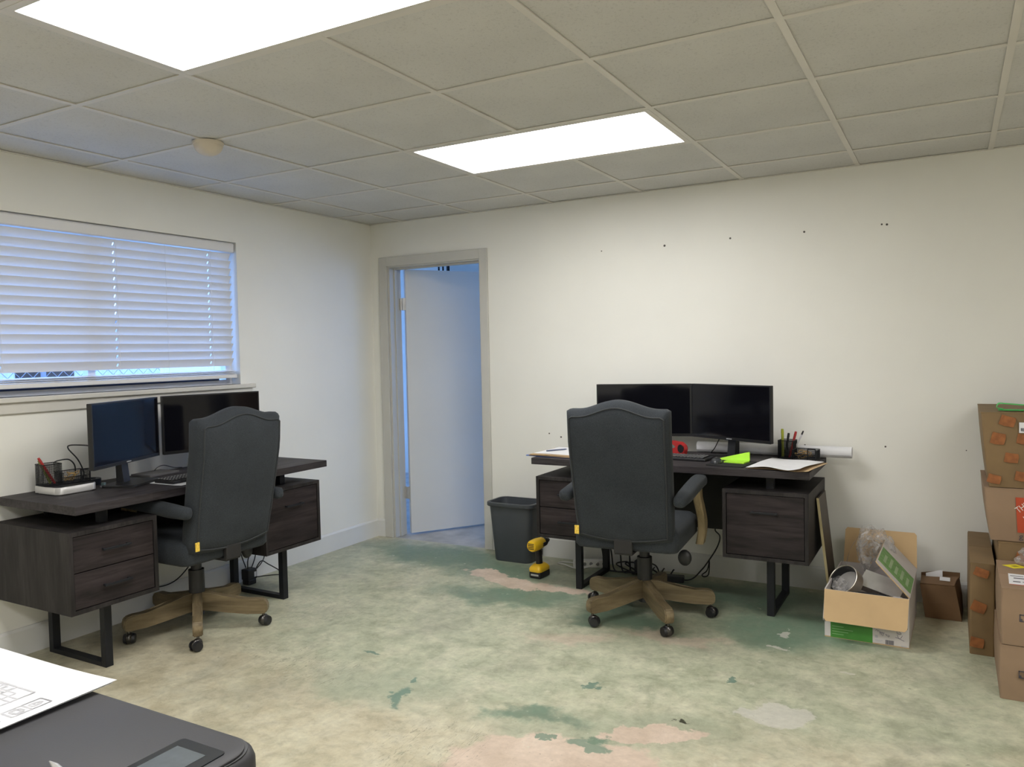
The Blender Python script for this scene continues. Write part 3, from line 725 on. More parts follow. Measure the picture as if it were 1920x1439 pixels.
keyboard('black keyboard lying on papers on the desk under the window', (.425, -1.945, DZT+.0035), PI/2+.05, .42, .13)
def mouse(label, loc, rz):
    t = thing('mouse', label, 'mouse', loc, rz)
    bm = NB(); sphere(bm, (0, 0, .002), .031, (1, 1.75, .82), 20, 12)
    for v in list(bm.verts):
        if v.co.z < 0: v.co.z = 0
    obj('shell', bm, plain('mouse_shell', (0.03, 0.032, 0.035), 0.3), t, True)
    bm = NB(); cyl(bm, (-.004, .026, .020), (.004, .026, .020), .006, seg=14); obj('scroll_wheel', bm, steel_m, t, True)
bm = NB(); prism(bm, rrect(-.10, .10, -.115, .115, .012), 0, .004, 'z'); o = tag(obj('mouse_pad', bm, plain('pad_black', (0.008, 0.008, 0.009), 0.8)), 'black mouse pad under the mouse on the back wall desk', 'mouse pad')
o.location = (2.775, -.50, DZT+.0005); o.rotation_euler = (0, 0, -.1)
mouse('black mouse on the mouse pad beside the lime sticky notes', (2.700, -.515, DZT+.0048), .2)
# lime sticky note, folded up like a tent
t = thing('sticky_note_pad', 'bright lime green sticky note bent upward beside the mouse', 'sticky note', (2.795, -.43, DZT+.005), -.15)
lime = plain('lime_paper', (0.42, 0.80, 0.04), 0.7, var=0.05)
bm = NB(); prism(bm, [(-.11, 0), (.055, 0), (.062, .008), (.055, .052), (.035, .048), (-.10, .010)], -.004, .004, 'y'); xform(bm, TR((0, 0, .001), rx=-.35)); obj('upright_sheet', bm, lime, t)
bm = NB(); box(bm, -.05, .06, -.075, .0, .0, .006); obj('pad_block', bm, lime, t)
# red tape dispenser
t = thing('tape_dispenser', 'small red tape dispenser standing behind the keyboard', 'tape dispenser', (2.405, -.215, DZT+.0005), -.5)
bm = NB(); prism(bm, [(-.05, 0), (.05, 0), (.058, .03), (.05, .055), (.02, .07), (-.05, .074), (-.054, .058), (-.012, .046), (-.016, .034), (-.046, .028)], -.016, .016, 'y'); bmesh.ops.bevel(bm, geom=list(bm.edges), offset=.003, segments=2, affect='EDGES'); obj('body', bm, red_pl, t)
bm = NB(); cyl(bm, (.030, -.018, .034), (.030, .018, .034), .024, seg=20); obj('tape_roll', bm, black_pl, t, True)
def wavy_sheet(name, label, cat, loc, rz, w, d, amp, mat, group=None, th=.0008, lines=False, base=.001):
    t = thing(name, label, cat, loc, rz, group)
    bm = NB(); sheet(bm, -w/2, w/2, -d/2, d/2, lambda u, v: base+amp*(math.sin(u*PI*1.3+v*2)**2)*(.3+.7*(1-v))+amp*.6*max(0, u-.8)*5*(1-v), 14, 10, th); obj('sheet', bm, mat, t, True, 60)
    return t
# papers at the right end of the back wall desk
wavy_sheet('manila_folder', 'tan manila folder under the loose white papers at the right desk end', 'folder', (3.055, -.475, DZT+.0005), -.12, .30, .36, .004, kraft_env)
wavy_sheet('paper_sheets', 'loose curled white papers on the right end of the back wall desk', 'paper', (3.045, -.485, DZT+.0075), -.16, .27, .37, .010, paper_m)
wavy_sheet('paper_sheets', 'white paper lying behind the keyboard beside the red tape dispenser', 'paper', (2.345, -.14, DZT+.0005), .1, .13, .10, .006, paper_m)
# left end of the back wall desk: blue clipboard, folders, white sheet
o = thing('clipboard', 'blue clipboard at the left end of the back wall desk', 'clipboard', (1.775, -.43, DZT+.0005), -.06)
bm = NB(); prism(bm, rrect(-.165, .16, -.185, .19, .02), 0, .004, 'z'); obj('board', bm, plain('blue_plastic', (0.06, 0.14, 0.42), 0.4), o)
bm = NB(); rbox(bm, -.05, .05, .150, .185, .004, .016, .003); obj('clip', bm, steel_m, o)
for k in range(3):
    bm = NB(); box(bm, -.15, .15, -.18, .135, 0, .0032); e = tag(obj('manila_folder', bm, kraft_env), ['lowest tan folder on the blue clipboard', 'middle tan folder on the blue clipboard', 'top tan folder on the blue clipboard, under the white sheet'][k], 'folder', 'tan folders on the clipboard')
    e.location = (1.79+.004*k, -.44-.003*k, DZT+.0050+.0037*k); e.rotation_euler = (0, 0, -.08+.03*k)
wavy_sheet('paper_sheets', 'white sheet with a pen on top of the tan folders at the left desk end', 'paper', (1.795, -.445, DZT+.0165), -.05, .27, .31, .001, paper_m, base=.0002)
bm = NB(); cyl(bm, (0, 0, 0), (.13, 0, 0), .004, seg=10); cyl(bm, (.13, 0, 0), (.142, 0, 0), .004, .001, 10)
o = tag(obj('pen', bm, plain('blue_grey_plastic', (0.10, 0.12, 0.2), 0.4)), 'thin dark pen lying on the white sheet on the clipboard', 'pen'); o.location = (1.70, -.52, DZT+.0235); o.rotation_euler = (0, 0, 1.0)

def mesh_wall(bm, p0, p1, z0, z1, step=.006, wire=.0009, rim=.0022):
    p0, p1 = Vector((*p0, 0)), Vector((*p1, 0)); n = max(2, int((p1-p0).length/step)); k2 = max(2, int((z1-z0)/step))
    for k in range(n+1):
        q = p0.lerp(p1, k/n); cyl(bm, (q.x, q.y, z0), (q.x, q.y, z1), wire, seg=4, cap=False)
    for k in range(k2+1):
        z = z0+(z1-z0)*k/k2; r = rim if k in (0, k2) else wire; cyl(bm, (p0.x, p0.y, z), (p1.x, p1.y, z), r, seg=5)
def organizer(label, loc, rz, pens, opts):
    """black wire-mesh desk organizer: pen cup at the left, low tray, letter clip bracket at the right"""
    t = thing('desk_organizer', label, 'organizer', loc, rz, 'black wire mesh desk organizers')
    bm = NB(); a, b, d0, d1 = -.10, -.02, -.04, .04
    for p, q in (((a, d0), (b, d0)), ((b, d0), (b, d1)), ((b, d1), (a, d1)), ((a, d1), (a, d0))): mesh_wall(bm, p, q, .002, .098)
    tag(obj('pen_cup', bm, black_metal, t))
    bm = NB()
    for p, q in (((-.02, -.055), (.10, -.055)), ((.10, -.055), (.10, .04)), ((-.02, .04), (.10, .04)), ((-.02, -.055), (-.02, .04))): mesh_wall(bm, p, q, .002, .030 if p[1] == q[1] and p[1] < 0 else .052)
    tag(obj('tray', bm, black_metal, t))
    bm = NB(); box(bm, -.10, .10, -.055, .04, 0, .002); obj('base', bm, black_metal, t)
    bm = NB(); tube(bm, [(.06, -.055, .0), (.06, -.055, .055), (.065, -.055, .060), (.095, -.055, .060), (.10, -.055, .055), (.10, -.055, 0)], .003, 6, n=4); obj('bracket', bm, black_metal, t)
    rb = plain('rubber_band', (0.50, 0.33, 0.13), 0.6)
    for k in range(5):
        bm = NB(); r = random.uniform(.014, .024); c = (.03+random.uniform(-.025, .03), -.008+random.uniform(-.02, .02)); ph = random.random()*6
        pts = [(c[0]+r*math.cos(q)*1.2, c[1]+r*math.sin(q)*.8, .010+.008*k+.006*math.sin(2*q+ph)) for q in [2*PI*w/12 for w in range(12)]]
        tube(bm, pts+[pts[0]], .0018, 6, n=3); o = obj('rubber_band', bm, rb); tag(o, opts, 'rubber band', 'loose '+opts)
        o.matrix_world = TR(loc, rz=rz)
    for (x, y, dx, dy, ln, r, mat, tip, lab) in pens:
        p = Vector((x, y, .004)); d = Vector((dx, dy, 1)).normalized(); o = thing('pen', lab, 'pen', loc, rz)
        bm = NB(); cyl(bm, p, p+d*ln, r, seg=10); obj('barrel', bm, mat, o, True)
        bm = NB(); cyl(bm, p+d*ln, p+d*(ln+.022), r*1.12, r*.9, 10); obj('cap', bm, tip, o, True)
    return t
hi_y = plain('highlighter', (0.55, 0.60, 0.05), 0.4); ol = plain('olive_barrel', (0.25, 0.28, 0.06), 0.45)
organizer('black mesh desk organizer with pens at the right end of the back wall desk', (3.060, -.178, DZT+.0005), -.10,
          [(-.090, .02, -.02, 0, .13, .0075, hi_y, hi_y, 'yellow highlighter standing in the mesh cup beside the monitor'), (-.05, 0, .25, .0, .125, .0068, red_pl, red_pl, 'red pen standing in the mesh cup on the back wall desk'),
           (-.045, .02, .42, .1, .135, .0042, paper_m, black_pl, 'white pen with black cap, tallest in the mesh cup on the back wall desk'), (-.075, .01, .12, .1, .11, .0065, black_pl, black_pl, 'black pen in the mesh cup on the back wall desk')],
          'tan rubber band in the mesh organizer tray on the back wall desk')
# silver mini computer with the second organizer standing on it
t = thing('mini_computer', 'flat silver computer with rounded corners at the near end of the window desk', 'computer', (.165, -2.475, DZT+.0005), .0)
bm = NB(); loft(bm, [[(x, y, z) for x, y in rrect(-.098+i, .098-i, -.098+i, .098-i, .03)] for i, z in ((.010, 0), (.010, .004), (0, .0045), (0, .034), (.002, .036))]); obj('body', bm, plain('silver_aluminium', (0.62, 0.61, 0.60), 0.35, metal=0.5, var=0.03), t, True, 50)
bm = NB(); prism(bm, rrect(-.094, .094, -.094, .094, .028), .036, .0366, 'z'); obj('top_inlay', bm, black_pl, t)
organizer('black mesh desk organizer standing on the silver computer', (.135, -2.470, DZT+.0375), PI/2-.1,
          [(-.035, 0, -.50, .1, .118, .0060, red_pl, red_pl, 'red pen leaning in the mesh cup on the silver computer'), (-.045, .02, -.42, .0, .10, .0065, ol, ol, 'olive green marker leaning in the mesh cup on the silver computer')],
          'tan rubber band in the mesh organizer tray on the silver computer')
# usb stick, dark tape roll, papers on the window desk
t = thing('usb_stick', 'small silver usb stick beside the silver computer', 'usb stick', (.235, -2.33, DZT+.0005), .3)
bm = NB(); rbox(bm, -.018, .018, -.009, .009, 0, .008, .002); obj('body', bm, steel_m, t)
bm = NB(); rbox(bm, -.012, .006, -.007, .007, .008, .024, .002); obj('cap', bm, plain('smoke_cap', (0.08, 0.12, 0.13), 0.2), t)
t = thing('tape_roll', 'dark roll of tape lying beside the monitor foot on the window desk', 'tape', (.085, -2.305, DZT+.0005))
bm = NB(); loft(bm, [[(r*math.cos(q), r*math.sin(q), z) for q in [2*PI*k/28 for k in range(28)]] for r, z in ((.028, 0), (.048, 0), (.050, .002), (.050, .028), (.048, .030), (.028, .030), (.028, .0))], cap=False); obj('roll', bm, plain('tape_dark', (0.015, 0.02, 0.028), 0.3), t, True)
t = wavy_sheet('paper_sheets', 'white papers under the keyboard on the window desk', 'paper', (.415, -1.965, DZT+.0005), .06, .28, .40, .0012, paper_m)
bm = NB()
for k in range(9): box(bm, -.125, -.118, -.20+k*.035, -.18+k*.035, .0036, .0040)
tag(obj('red_print', bm, plain('red_ink', (0.55, 0.09, 0.06), 0.7), t), kind='stuff')
t = thing('notebook', 'closed dark notebook behind the keyboard on the window desk', 'notebook', (.105, -1.955, DZT+.0005), .1)
bm = NB(); rbox(bm, -.07, .07, -.095, .095, 0, .012, .002); obj('cover', bm, plain('notebook_grey', (0.09, 0.085, 0.085), 0.6), t)
# paper roll resting on the back edge of the desk
t = thing('paper_roll', 'long rolled white paper lying behind the monitors, overhanging the right desk end', 'paper roll', (2.90, -.088, DZT+.033))
bm = NB(); loft(bm, [[(x, r*math.cos(q), r*math.sin(q)) for q in [2*PI*k/28 for k in range(28)]] for x, r in ((.415, .026), (.418, .028), (.418, .031), (-.42, .031), (-.42, .026), (.415, .026))], cap=False); obj('roll', bm, paper_m, t, True, 50)
bm = NB(); box(bm, -.42, .418, -.0325, -.030, -.014, -.012); obj('sheet_edge', bm, ink_m, t)

# ------------------------------------------------------------------ cords and adapters
cord_m = plain('cord_black', (0.010, 0.010, 0.012), 0.5)
def cord(name, parent, pts, r=.003, mat=cord_m):
    bm = NB(); tube(bm, pts, r, 8)
    m = (Matrix.Translation(parent.location) @ parent.rotation_euler.to_matrix().to_4x4()).inverted()
    xform(bm, m); return obj(name, bm, mat, parent, True)
cord('cable', mon_c, [(.24, -2.36, .955), (.17, -2.37, .962), (.085, -2.395, .962), (.075, -2.40, .945), (.09, -2.365, .89), (.10, -2.345, .83), (.075, -2.33, .79), (.03, -2.28, .764)], .0032)
cord('cable', mon_c, [(.05, -2.46, .885), (.06, -2.44, .893), (.075, -2.40, .893), (.08, -2.375, .86), (.07, -2.375, .81), (.03, -2.40, .765)], .0032)
cord('cable', mon_d, [(.05, -1.93, .762), (.05, -1.90, .785), (.05, -1.86, .79), (.05, -1.80, .77), (.04, -1.74, .762)], .002)
cord('cable', mon_b, [(2.60, -.14, .93), (2.62, -.10, .88), (2.60, -.15, .80), (2.57, -.145, .762)], .003)
def adapter(label, loc, rz, boxes):
    t = thing('power_adapter', label, 'adapter', loc, rz); bm = NB()
    for q in boxes: rbox(bm, *q, .006)
    obj('brick', bm, black_pl, t); return t
ad = adapter('black power brick on the floor behind the right chair, with a hanging cord', (2.36, -.20, 0), .2, [(-.06, .06, -.03, .03, 0, .035)])
cord('power_cord', ad, [(2.60, -.13, .50), (2.605, -.125, .36), (2.585, -.12, .31), (2.61, -.11, .27), (2.59, -.11, .20), (2.53, -.12, .10), (2.50, -.13, .06), (2.47, -.16, .025), (2.44, -.18, .012), (2.40, -.19, .012)], .004)
cord('power_cord', ad, [(2.545, -.10, .12), (2.53, -.10, .06), (2.50, -.10, .03), (2.515, -.10, .02), (2.54, -.105, .04), (2.545, -.10, .11)], .0035)
ad = adapter('black plug adapter tangled in cords under the back wall desk', (2.13, -.14, 0), .1, [(-.03, .03, -.025, .025, 0, .085)])
for k in range(4):
    x0 = 1.86+.06*k
    cord('power_cord', ad, [(x0-.04, -.10, .30-.05*k), (x0, -.09, .12), (x0+.04, -.13-.01*k, .012), (x0+.12, -.18-.02*k, .010+.008*k), (x0+.20, -.14, .012), (x0+.17, -.09, .05), (x0+.10, -.10, .03+.01*k), (x0+.26, -.17, .012), (x0+.30, -.13, .05)], .0045)
t = thing('power_strip', 'white power strip standing on the floor under the back wall desk', 'power strip', (1.80, -.13, 0), .5)
bm = NB(); rbox(bm, -.11, .11, -.022, .022, .0, .05, .006); obj('body', bm, white_pl, t)
for k in range(5):
    bm = NB(); cyl(bm, (-.08+.04*k, -.0215, .027), (-.08+.04*k, -.024, .027), .011, seg=12); obj('socket', bm, plain('socket_grey', (0.25, 0.25, 0.25), 0.5), t)
cord('power_cord', t, [(1.87, -.16, .055), (1.83, -.20, .03), (1.75, -.22, .008), (1.63, -.16, .006), (1.58, -.15, .006), (1.60, -.11, .006), (1.72, -.10, .006)], .004, white_pl)
ad = adapter('black power brick with looped cords under the window desk', (.09, -1.335, 0), 0, [(-.03, .03, -.035, .035, .03, .095), (-.028, .028, -.03, .03, 0, .032)])
bm = NB(); box(bm, .0295, .0305, .012, .028, .045, .075); obj('sticker', bm, paper_m, ad)
for pts in ([(.09, -1.345, .095), (.08, -1.33, .15), (.07, -1.28, .19), (.07, -1.26, .185), (.08, -1.28, .14), (.09, -1.315, .095)],
            [(.09, -1.30, .06), (.10, -1.25, .12), (.11, -1.20, .09), (.13, -1.13, .035), (.16, -1.14, .02), (.14, -1.22, .03), (.10, -1.30, .035)],
            [(.045, -1.365, .34), (.05, -1.36, .20), (.075, -1.345, .10)], [(.045, -1.19, .32), (.045, -1.17, .20), (.05, -1.175, .13), (.08, -1.23, .10), (.10, -1.30, .075)],
            [(.06, -2.30, .30), (.08, -2.15, .22), (.12, -2.02, .17), (.10, -1.86, .16), (.08, -1.72, .24), (.06, -1.63, .34)]):
    cord('power_cord', ad, pts, .0033)

# ------------------------------------------------------------------ waste bin and drill
t = thing('waste_bin', 'dark grey plastic waste bin beside the door', 'bin', (1.285, -.155, 0), .0)
grey_pl = plain('bin_plastic', (0.055, 0.062, 0.072), 0.5, var=0.08)
bm = NB(); R = []
for hx, hy, z in ((.133, .080, .0), (.136, .083, .006), (.160, .106, .375), (.160, .106, .378), (.155, .101, .378), (.130, .077, .012)):
    R.append([(x, y, z) for x, y in rrect(-hx, hx, -hy, hy, .045)])
loft(bm, R); obj('body', bm, grey_pl, t, True, 40)
bm = NB(); R = []
for o1, z in ((.157, .365), (.170, .363), (.173, .367), (.173, .386), (.170, .389), (.157, .388), (.157, .365)):
    R.append([(x, y, z) for x, y in rrect(-o1, o1, -o1+.052, o1-.052, .05)])
loft(bm, R, cap=False); obj('rim', bm, grey_pl, t, True, 40)
t = thing('cordless_drill', 'yellow and black cordless drill standing on its battery in front of the bin', 'drill', (1.60, -.455, 0), math.radians(86))
# local +x is the chuck direction
bm = NB(); rbox(bm, -.052, .068, -.040, .040, 0, .042, .010, 3); obj('battery', bm, black_pl, t)
bm = NB(); box(bm, -.0535, -.0515, -.028, .024, .018, .028); obj('battery_label', bm, plain('label_grey', (0.45, 0.45, 0.42), 0.5), t)
bm = NB(); loft(bm, [[(x, y, z) for x, y in rrect(-.056+i, .070-i*1.2, -.043+i, .043-i, .02)] for i, z in ((.002, .040), (0, .046), (0, .058), (.006, .070), (.018, .082))]); obj('foot', bm, yellow_pl, t, True, 45)
bm = NB(); R = []
for xc, z, a, b in ((.008, .075, .026, .019), (.006, .11, .024, .018), (.0, .15, .025, .019), (-.004, .175, .030, .021)):
    R.append([(xc+a*math.cos(q), b*math.sin(q), z) for q in [2*PI*k/20 for k in range(20)]])
loft(bm, R); obj('handle', bm, black_pl, t, True, 60)
bm = NB(); rbox(bm, .022, .036, -.009, .009, .128, .165, .003); obj('trigger', bm, black_pl, t)
bm = NB(); R = []
for x, r in ((-.085, .020), (-.082, .030), (-.07, .036), (-.02, .037), (.02, .034), (.04, .031)):
    R.append([(x, r*math.cos(q), .203+r*math.sin(q)) for q in [2*PI*k/24 for k in range(24)]])
loft(bm, R); obj('motor_housing', bm, yellow_pl, t, True, 45)
bm = NB()
for k in range(4): box(bm, -.0865, -.074, -.020, .020, .186+k*.010, .190+k*.010)
obj('vents', bm, black_pl, t)
bm = NB(); cyl(bm, (.038, 0, .203), (.070, 0, .203), .030, .028, 24); cyl(bm, (.070, 0, .203), (.110, 0, .203), .022, .014, 20); obj('chuck', bm, black_pl, t, True)
bm = NB(); cyl(bm, (.108, 0, .203), (.135, 0, .203), .0035, seg=8); obj('bit', bm, steel_m, t, True)
bm = NB(); rbox(bm, .0, .035, -.0385, .0385, .19, .212, .003); obj('side_grip', bm, black_pl, t)

# ------------------------------------------------------------------ leaning board and open box
t = thing('leaning_board', 'long dark brown board with pale edge leaning against the desk side', 'board', (3.2545, -.45, 0), 0)
bm = NB(); box(bm, 0, .010, 0, .24, 0, .60); xform(bm, TR((0, 0, .001), ry=math.radians(-6.3))); obj('face', bm, plain('board_brown', (0.055, 0.040, 0.028), 0.5, var=0.2), t)
bm = NB(); box(bm, -.001, .011, -.003, .0005, 0, .60); xform(bm, TR((0, 0, .001), ry=math.radians(-6.3))); e = obj('edge_strip', bm, plain('edge_tan', (0.50, 0.42, 0.24), 0.6), t); e['label'] = 'pale tan front edge'

bxr = thing('open_carton', 'open white carton with green print and tan flaps, full of metal parts', 'box', (3.447, -.475, 0), math.radians(-1))
BX, BY, BZ = .178, .275, .225; th = .005
bm = NB(); box(bm, -BX, BX, -BY, BY, 0, th)
def wallp(name, q, lab=None):
    bm = NB(); box(bm, *q, th, BZ); o = obj(name, bm, [white_card], bxr); return o
obj('bottom', bm, card_in, bxr)
wallp('front_panel', (-BX, BX, -BY, -BY+th)); wallp('back_panel', (-BX, BX, BY-th, BY)); wallp('left_panel', (-BX, -BX+th, -BY+th, BY-th)); wallp('right_panel', (BX-th, BX, -BY+th, BY-th))
# front print
pf = -BY-.0006
bm = NB(); box(bm, -.152, .028, pf, -BY, .002, .088); g = obj('green_print', bm, green_print, bxr)
bm = NB()
for k in range(4): box(bm, -.145, -.145+.05+.02*(k % 3), pf-.0003, pf, .018+k*.012, .020+k*.012)
box(bm, -.145, -.06, pf-.0003, pf, .078, .080); tag(obj('fine_print', bm, plain('pale_print', (0.30, 0.48, 0.24), 0.6), bxr), kind='stuff')
bm = NB(); box(bm, -.145, .02, pf-.0003, pf, .083, .088); obj('print_band', bm, plain('dark_green_print', (0.01, 0.04, 0.01), 0.6), bxr)
bm = NB(); x = .082
for k in range(14):
    w = random.choice((.0008, .0014, .0022)); box(bm, x, x+w, pf, -BY, .006, .026); x += w+.001
tag(obj('barcode', bm, dark_ink, bxr), kind='stuff')
bm = NB(); box(bm, .145, .168, pf, -BY, .004, .009); box(bm, .038, .05, pf, -BY, .030, .042); tag(obj('small_print', bm, ink_m, bxr), kind='stuff')
bm = NB(); box(bm, .0388, .062, pf, -BY, .014, .016); box(bm, .0388, .07, pf, -BY, .019, .021); tag(obj('small_print', bm, ink_m, bxr), kind='stuff')
bm = NB(); box(bm, .166, .172, pf, -BY, .086, .093); box(bm, -.177, -.172, pf, -BY, .072, .078); tag(obj('register_marks', bm, dark_ink, bxr), kind='stuff')
bm = NB()      # hand-written marker strokes, upside down on the panel
for st in ([(.040, .062), (.046, .068), (.050, .058)], [(.050, .066), (.056, .060), (.060, .052)], [(.062, .062), (.060, .048)], [(.068, .060), (.065, .045)], [(.075, .058), (.070, .042)], [(.060, .056), (.078, .056)],
           [(.080, .052), (.088, .050), (.084, .044)], [(.092, .050), (.098, .047), (.094, .041), (.090, .046)],
           [(.122, .044), (.138, .040), (.158, .032)], [(.130, .058), (.136, .041), (.146, .046), (.150, .056)], [(.128, .066), (.137, .060), (.146, .064), (.139, .072), (.130, .078), (.128, .066)]):
    tube(bm, [(x, pf-.0002, z) for x, z in st], .0009, 5, n=4)
tag(obj('handwriting', bm, plain('marker_ink', (0.16, 0.14, 0.20), 0.6), bxr), kind='stuff')
def flap(name, w, ln, hinge, rot, axis, mat2, prints=None):
    """flap lying flat from its hinge along +u, then rotated about the hinge"""
    bm = NB(); prism(bm, [(-w/2, 0), (w/2, 0), (w/2-.004, ln-.012), (w/2-.014, ln), (-w/2+.014, ln), (-w/2+.004, ln-.012)], 0, .004, 'z')
    for f in bm.faces: f.material_index = 1 if f.normal.z > .5 or f.calc_center_median().z > .0035 else 0
    o = obj(name, bm, list(mat2), bxr); o.matrix_local = hinge @ Euler(rot).to_matrix().to_4x4(); return o
ff = flap('front_flap', 2*BX, .145, Matrix.Translation((0, -BY, BZ)) @ Matrix.Rotation(PI, 4, 'Z'), (-math.radians(66), 0, 0), 'x', (white_card, card_in))
fb = flap('back_flap', 2*BX-.01, .180, Matrix.Translation((.008, BY-.002, BZ)), (math.radians(74), 0, 0), 'x', (white_card, card_in))
# right flap: folded up and inward, outer print showing
fr = flap('right_flap', 2*BY-.02, .205, Matrix.Translation((BX, 0, BZ)) @ Matrix.Rotation(PI/2, 4, 'Z'), (math.radians(47), 0, 0), 'y', (card_in, white_card))
bm = NB(); prism(bm, [(-.205, .004), (.055, .004), (.055, .200), (-.205, .200)], .004, .0045, 'z'); obj('green_band', bm, green_pale, fr)
bm = NB()
for k in range(5): box(bm, -.15, -.03+.03*(k % 2), .025+k*.034, .040+k*.034, .0045, .0048)
tag(obj('band_print', bm, plain('pale_print2', (0.34, 0.46, 0.26), 0.6), fr), kind='stuff')
fl = flap('left_flap', 2*BY-.03, .16, Matrix.Translation((-BX, 0, BZ)) @ Matrix.Rotation(-PI/2, 4, 'Z'), (0, 0, 0), 'y', (white_card, card_in))
fl.matrix_local = Matrix.Translation((-BX+.003, .0, BZ)) @ Matrix.Rotation(PI/2, 4, 'Z') @ Matrix.Rotation(math.radians(-86), 4, 'X')
bm2 = fl.data
# contents
cx0, cy0 = 3.44, -.475
t = thing('metal_ring', 'satin nickel drum ring with black lining lying in the open carton', 'metal ring', (3.350, -.555, .205), .0)
def ringmesh(r0, r1, h):
    bm = NB(); loft(bm, [[(r*math.cos(q), r*math.sin(q), z) for q in [2*PI*k/40 for k in range(40)]] for r, z in ((r0, 0), (r1, 0), (r1, h), (r0, h), (r0, 0))], cap=False); return bm
tilt = TR(rx=math.radians(52), rz=math.radians(-38))
bm = ringmesh(.072, .076, .05); xform(bm, tilt); obj('band', bm, nickel_m, t, True, 40)
bm = NB(); pts = [(.0745*math.cos(2*PI*k/32), .0745*math.sin(2*PI*k/32), .050) for k in range(33)]; tube(bm, pts, .0028, 8, smooth=False); xform(bm, tilt); obj('rim', bm, nickel_m, t, True)
bm = ringmesh(.067, .0715, .048); xform(bm, tilt); obj('lining', bm, black_pl, t, True, 40)
bm = NB(); cyl(bm, (0, 0, .004), (0, 0, .007), .066, seg=32); xform(bm, tilt); obj('diffuser', bm, plain('frosted', (0.42, 0.40, 0.385), 0.4), t)
t = thing('plastic_strip', 'thin curved clear plastic strip standing at the left inside the open carton', 'plastic', (3.30, -.25, .12), 0)
bm = NB(); P = spline([(0, 0, 0), (.005, 0, .11), (.03, 0, .20), (.065, 0, .26), (.08, 0, .31)], 6); loft(bm, [[(p.x, -.018, p.z), (p.x, .018, p.z), (p.x+.0015, .018, p.z), (p.x+.0015, -.018, p.z)] for p in P]); obj('strip', bm, film_m, t)
t = thing('sheet_metal_bracket', 'bent silver sheet metal bracket lying across the open carton', 'bracket', (3.492, -.52, .222), -.22)
bm = NB(); prism(bm, [(-.09, -.06), (.10, -.06), (.10, .045), (-.09, .045)], 0, .0015, 'z'); xform(bm, TR(rx=math.radians(30), ry=math.radians(12))); obj('plate', bm, steel_m, t)
bm = NB(); prism(bm, [(-.09, 0), (.10, 0), (.10, .05), (-.09, .05)], 0, .0015, 'z'); xform(bm, TR(rx=math.radians(30), ry=math.radians(12)) @ TR((0, .045, 0), rx=math.radians(-50))); obj('flange', bm, plain('flange_steel', (0.32, 0.31, 0.31), 0.4, metal=0.6), t)
t = thing('cardboard_insert', 'grey cardboard insert standing in the open carton behind the bracket', 'insert', (3.485, -.40, .215), -.3)
bm = NB(); box(bm, -.07, .07, 0, .004, -.1, .075); xform(bm, TR(rx=math.radians(-20), ry=.3)); obj('panel', bm, plain('grey_card', (0.27, 0.24, 0.235), 0.8), t)
bm = NB(); pts = []
for k in range(30):
    a = k*.9; r = .05+.02*math.sin(k*.7); pts.append((3.43+r*1.5*math.cos(a), -.64+r*.7*math.sin(a), .165+.001*k))
tube(bm, pts, .004, 6, n=4); tag(obj('black_cable', bm, cord_m, None, True), 'coiled black cable at the front inside the open carton', 'cable')
def crumple(name, label, cat, loc, sc, seed, mat, sub=3, amp=.35):
    rnd = random.Random(seed); bm = NB(); bmesh.ops.create_icosphere(bm, subdivisions=sub, radius=1)
    ph = [(rnd.uniform(2, 7), Vector((rnd.uniform(-1, 1), rnd.uniform(-1, 1), rnd.uniform(-1, 1))).normalized(), rnd.uniform(0, 6)) for _ in range(9)]
    for v in bm.verts:
        d = v.co.normalized(); s = 1
        for f, ax, p in ph: s += amp*.35*(abs(math.sin(f*d.dot(ax)+p))-.6)
        s += rnd.uniform(-.07, .07)*amp*2; v.co = Vector((d.x*sc[0]*s, d.y*sc[1]*s, d.z*sc[2]*s))
    o = tag(obj(name, bm, mat), label, cat); o.location = loc; return o
crumple('plastic_bag', 'crumpled clear plastic bag bulging out of the open carton', 'plastic bag', (3.450, -.325, .315), (.085, .065, .125), 3, film_m)
crumple('plastic_bag', 'small clear plastic bag stuffed inside the nickel ring in the carton', 'plastic bag', (3.315, -.60, .205), (.035, .035, .045), 5, film_m)
crumple('packing_foam', 'white crumpled packing sheet at the right inside the open carton', 'packing', (3.570, -.665, .172), (.042, .055, .026), 8, plain('foam_white', (0.62, 0.60, 0.60), 0.6))

# ------------------------------------------------------------------ closed cartons
def carton(name, label, x, y, z, mat, skew=(0, 0), grow=(0, 0), topflaps=True, group=None, seam=True):
    """closed carton: x, y, z ranges; skew shifts its top, grow widens its top"""
    cx, cy = (x[0]+x[1])/2, (y[0]+y[1])/2
    t = thing(name, label, 'box', (cx, cy, z[0]), 0, group)
    hx, hy, h = (x[1]-x[0])/2, (y[1]-y[0])/2, z[1]-z[0]
    n = 5; bm = NB(); R = []
    for k in range(n+1):
        s = k/n; g = 1+.012*math.sin(PI*s)
        R.append([((px*(1+grow[0]*s/hx))*g+skew[0]*s, (py*(1+grow[1]*s/hy))*g+skew[1]*s, .0008+(h-.006)*s) for px, py in rrect(-hx/1.012, hx/1.012, -hy/1.012, hy/1.012, .008, 3)])
    loft(bm, R); obj('body', bm, mat, t, True, 30)
    gx, gy = hx+grow[0], hy+grow[1]
    for s in (-1, 1):
        bm = NB(); a, b = (-gy+.002, -.0015) if s < 0 else (.0015, gy-.002)
        box(bm, skew[0]-gx+.002, skew[0]+gx-.002, skew[1]+a, skew[1]+b, h-.005, h-.001); obj('top_flap', bm, mat, t)
    return t
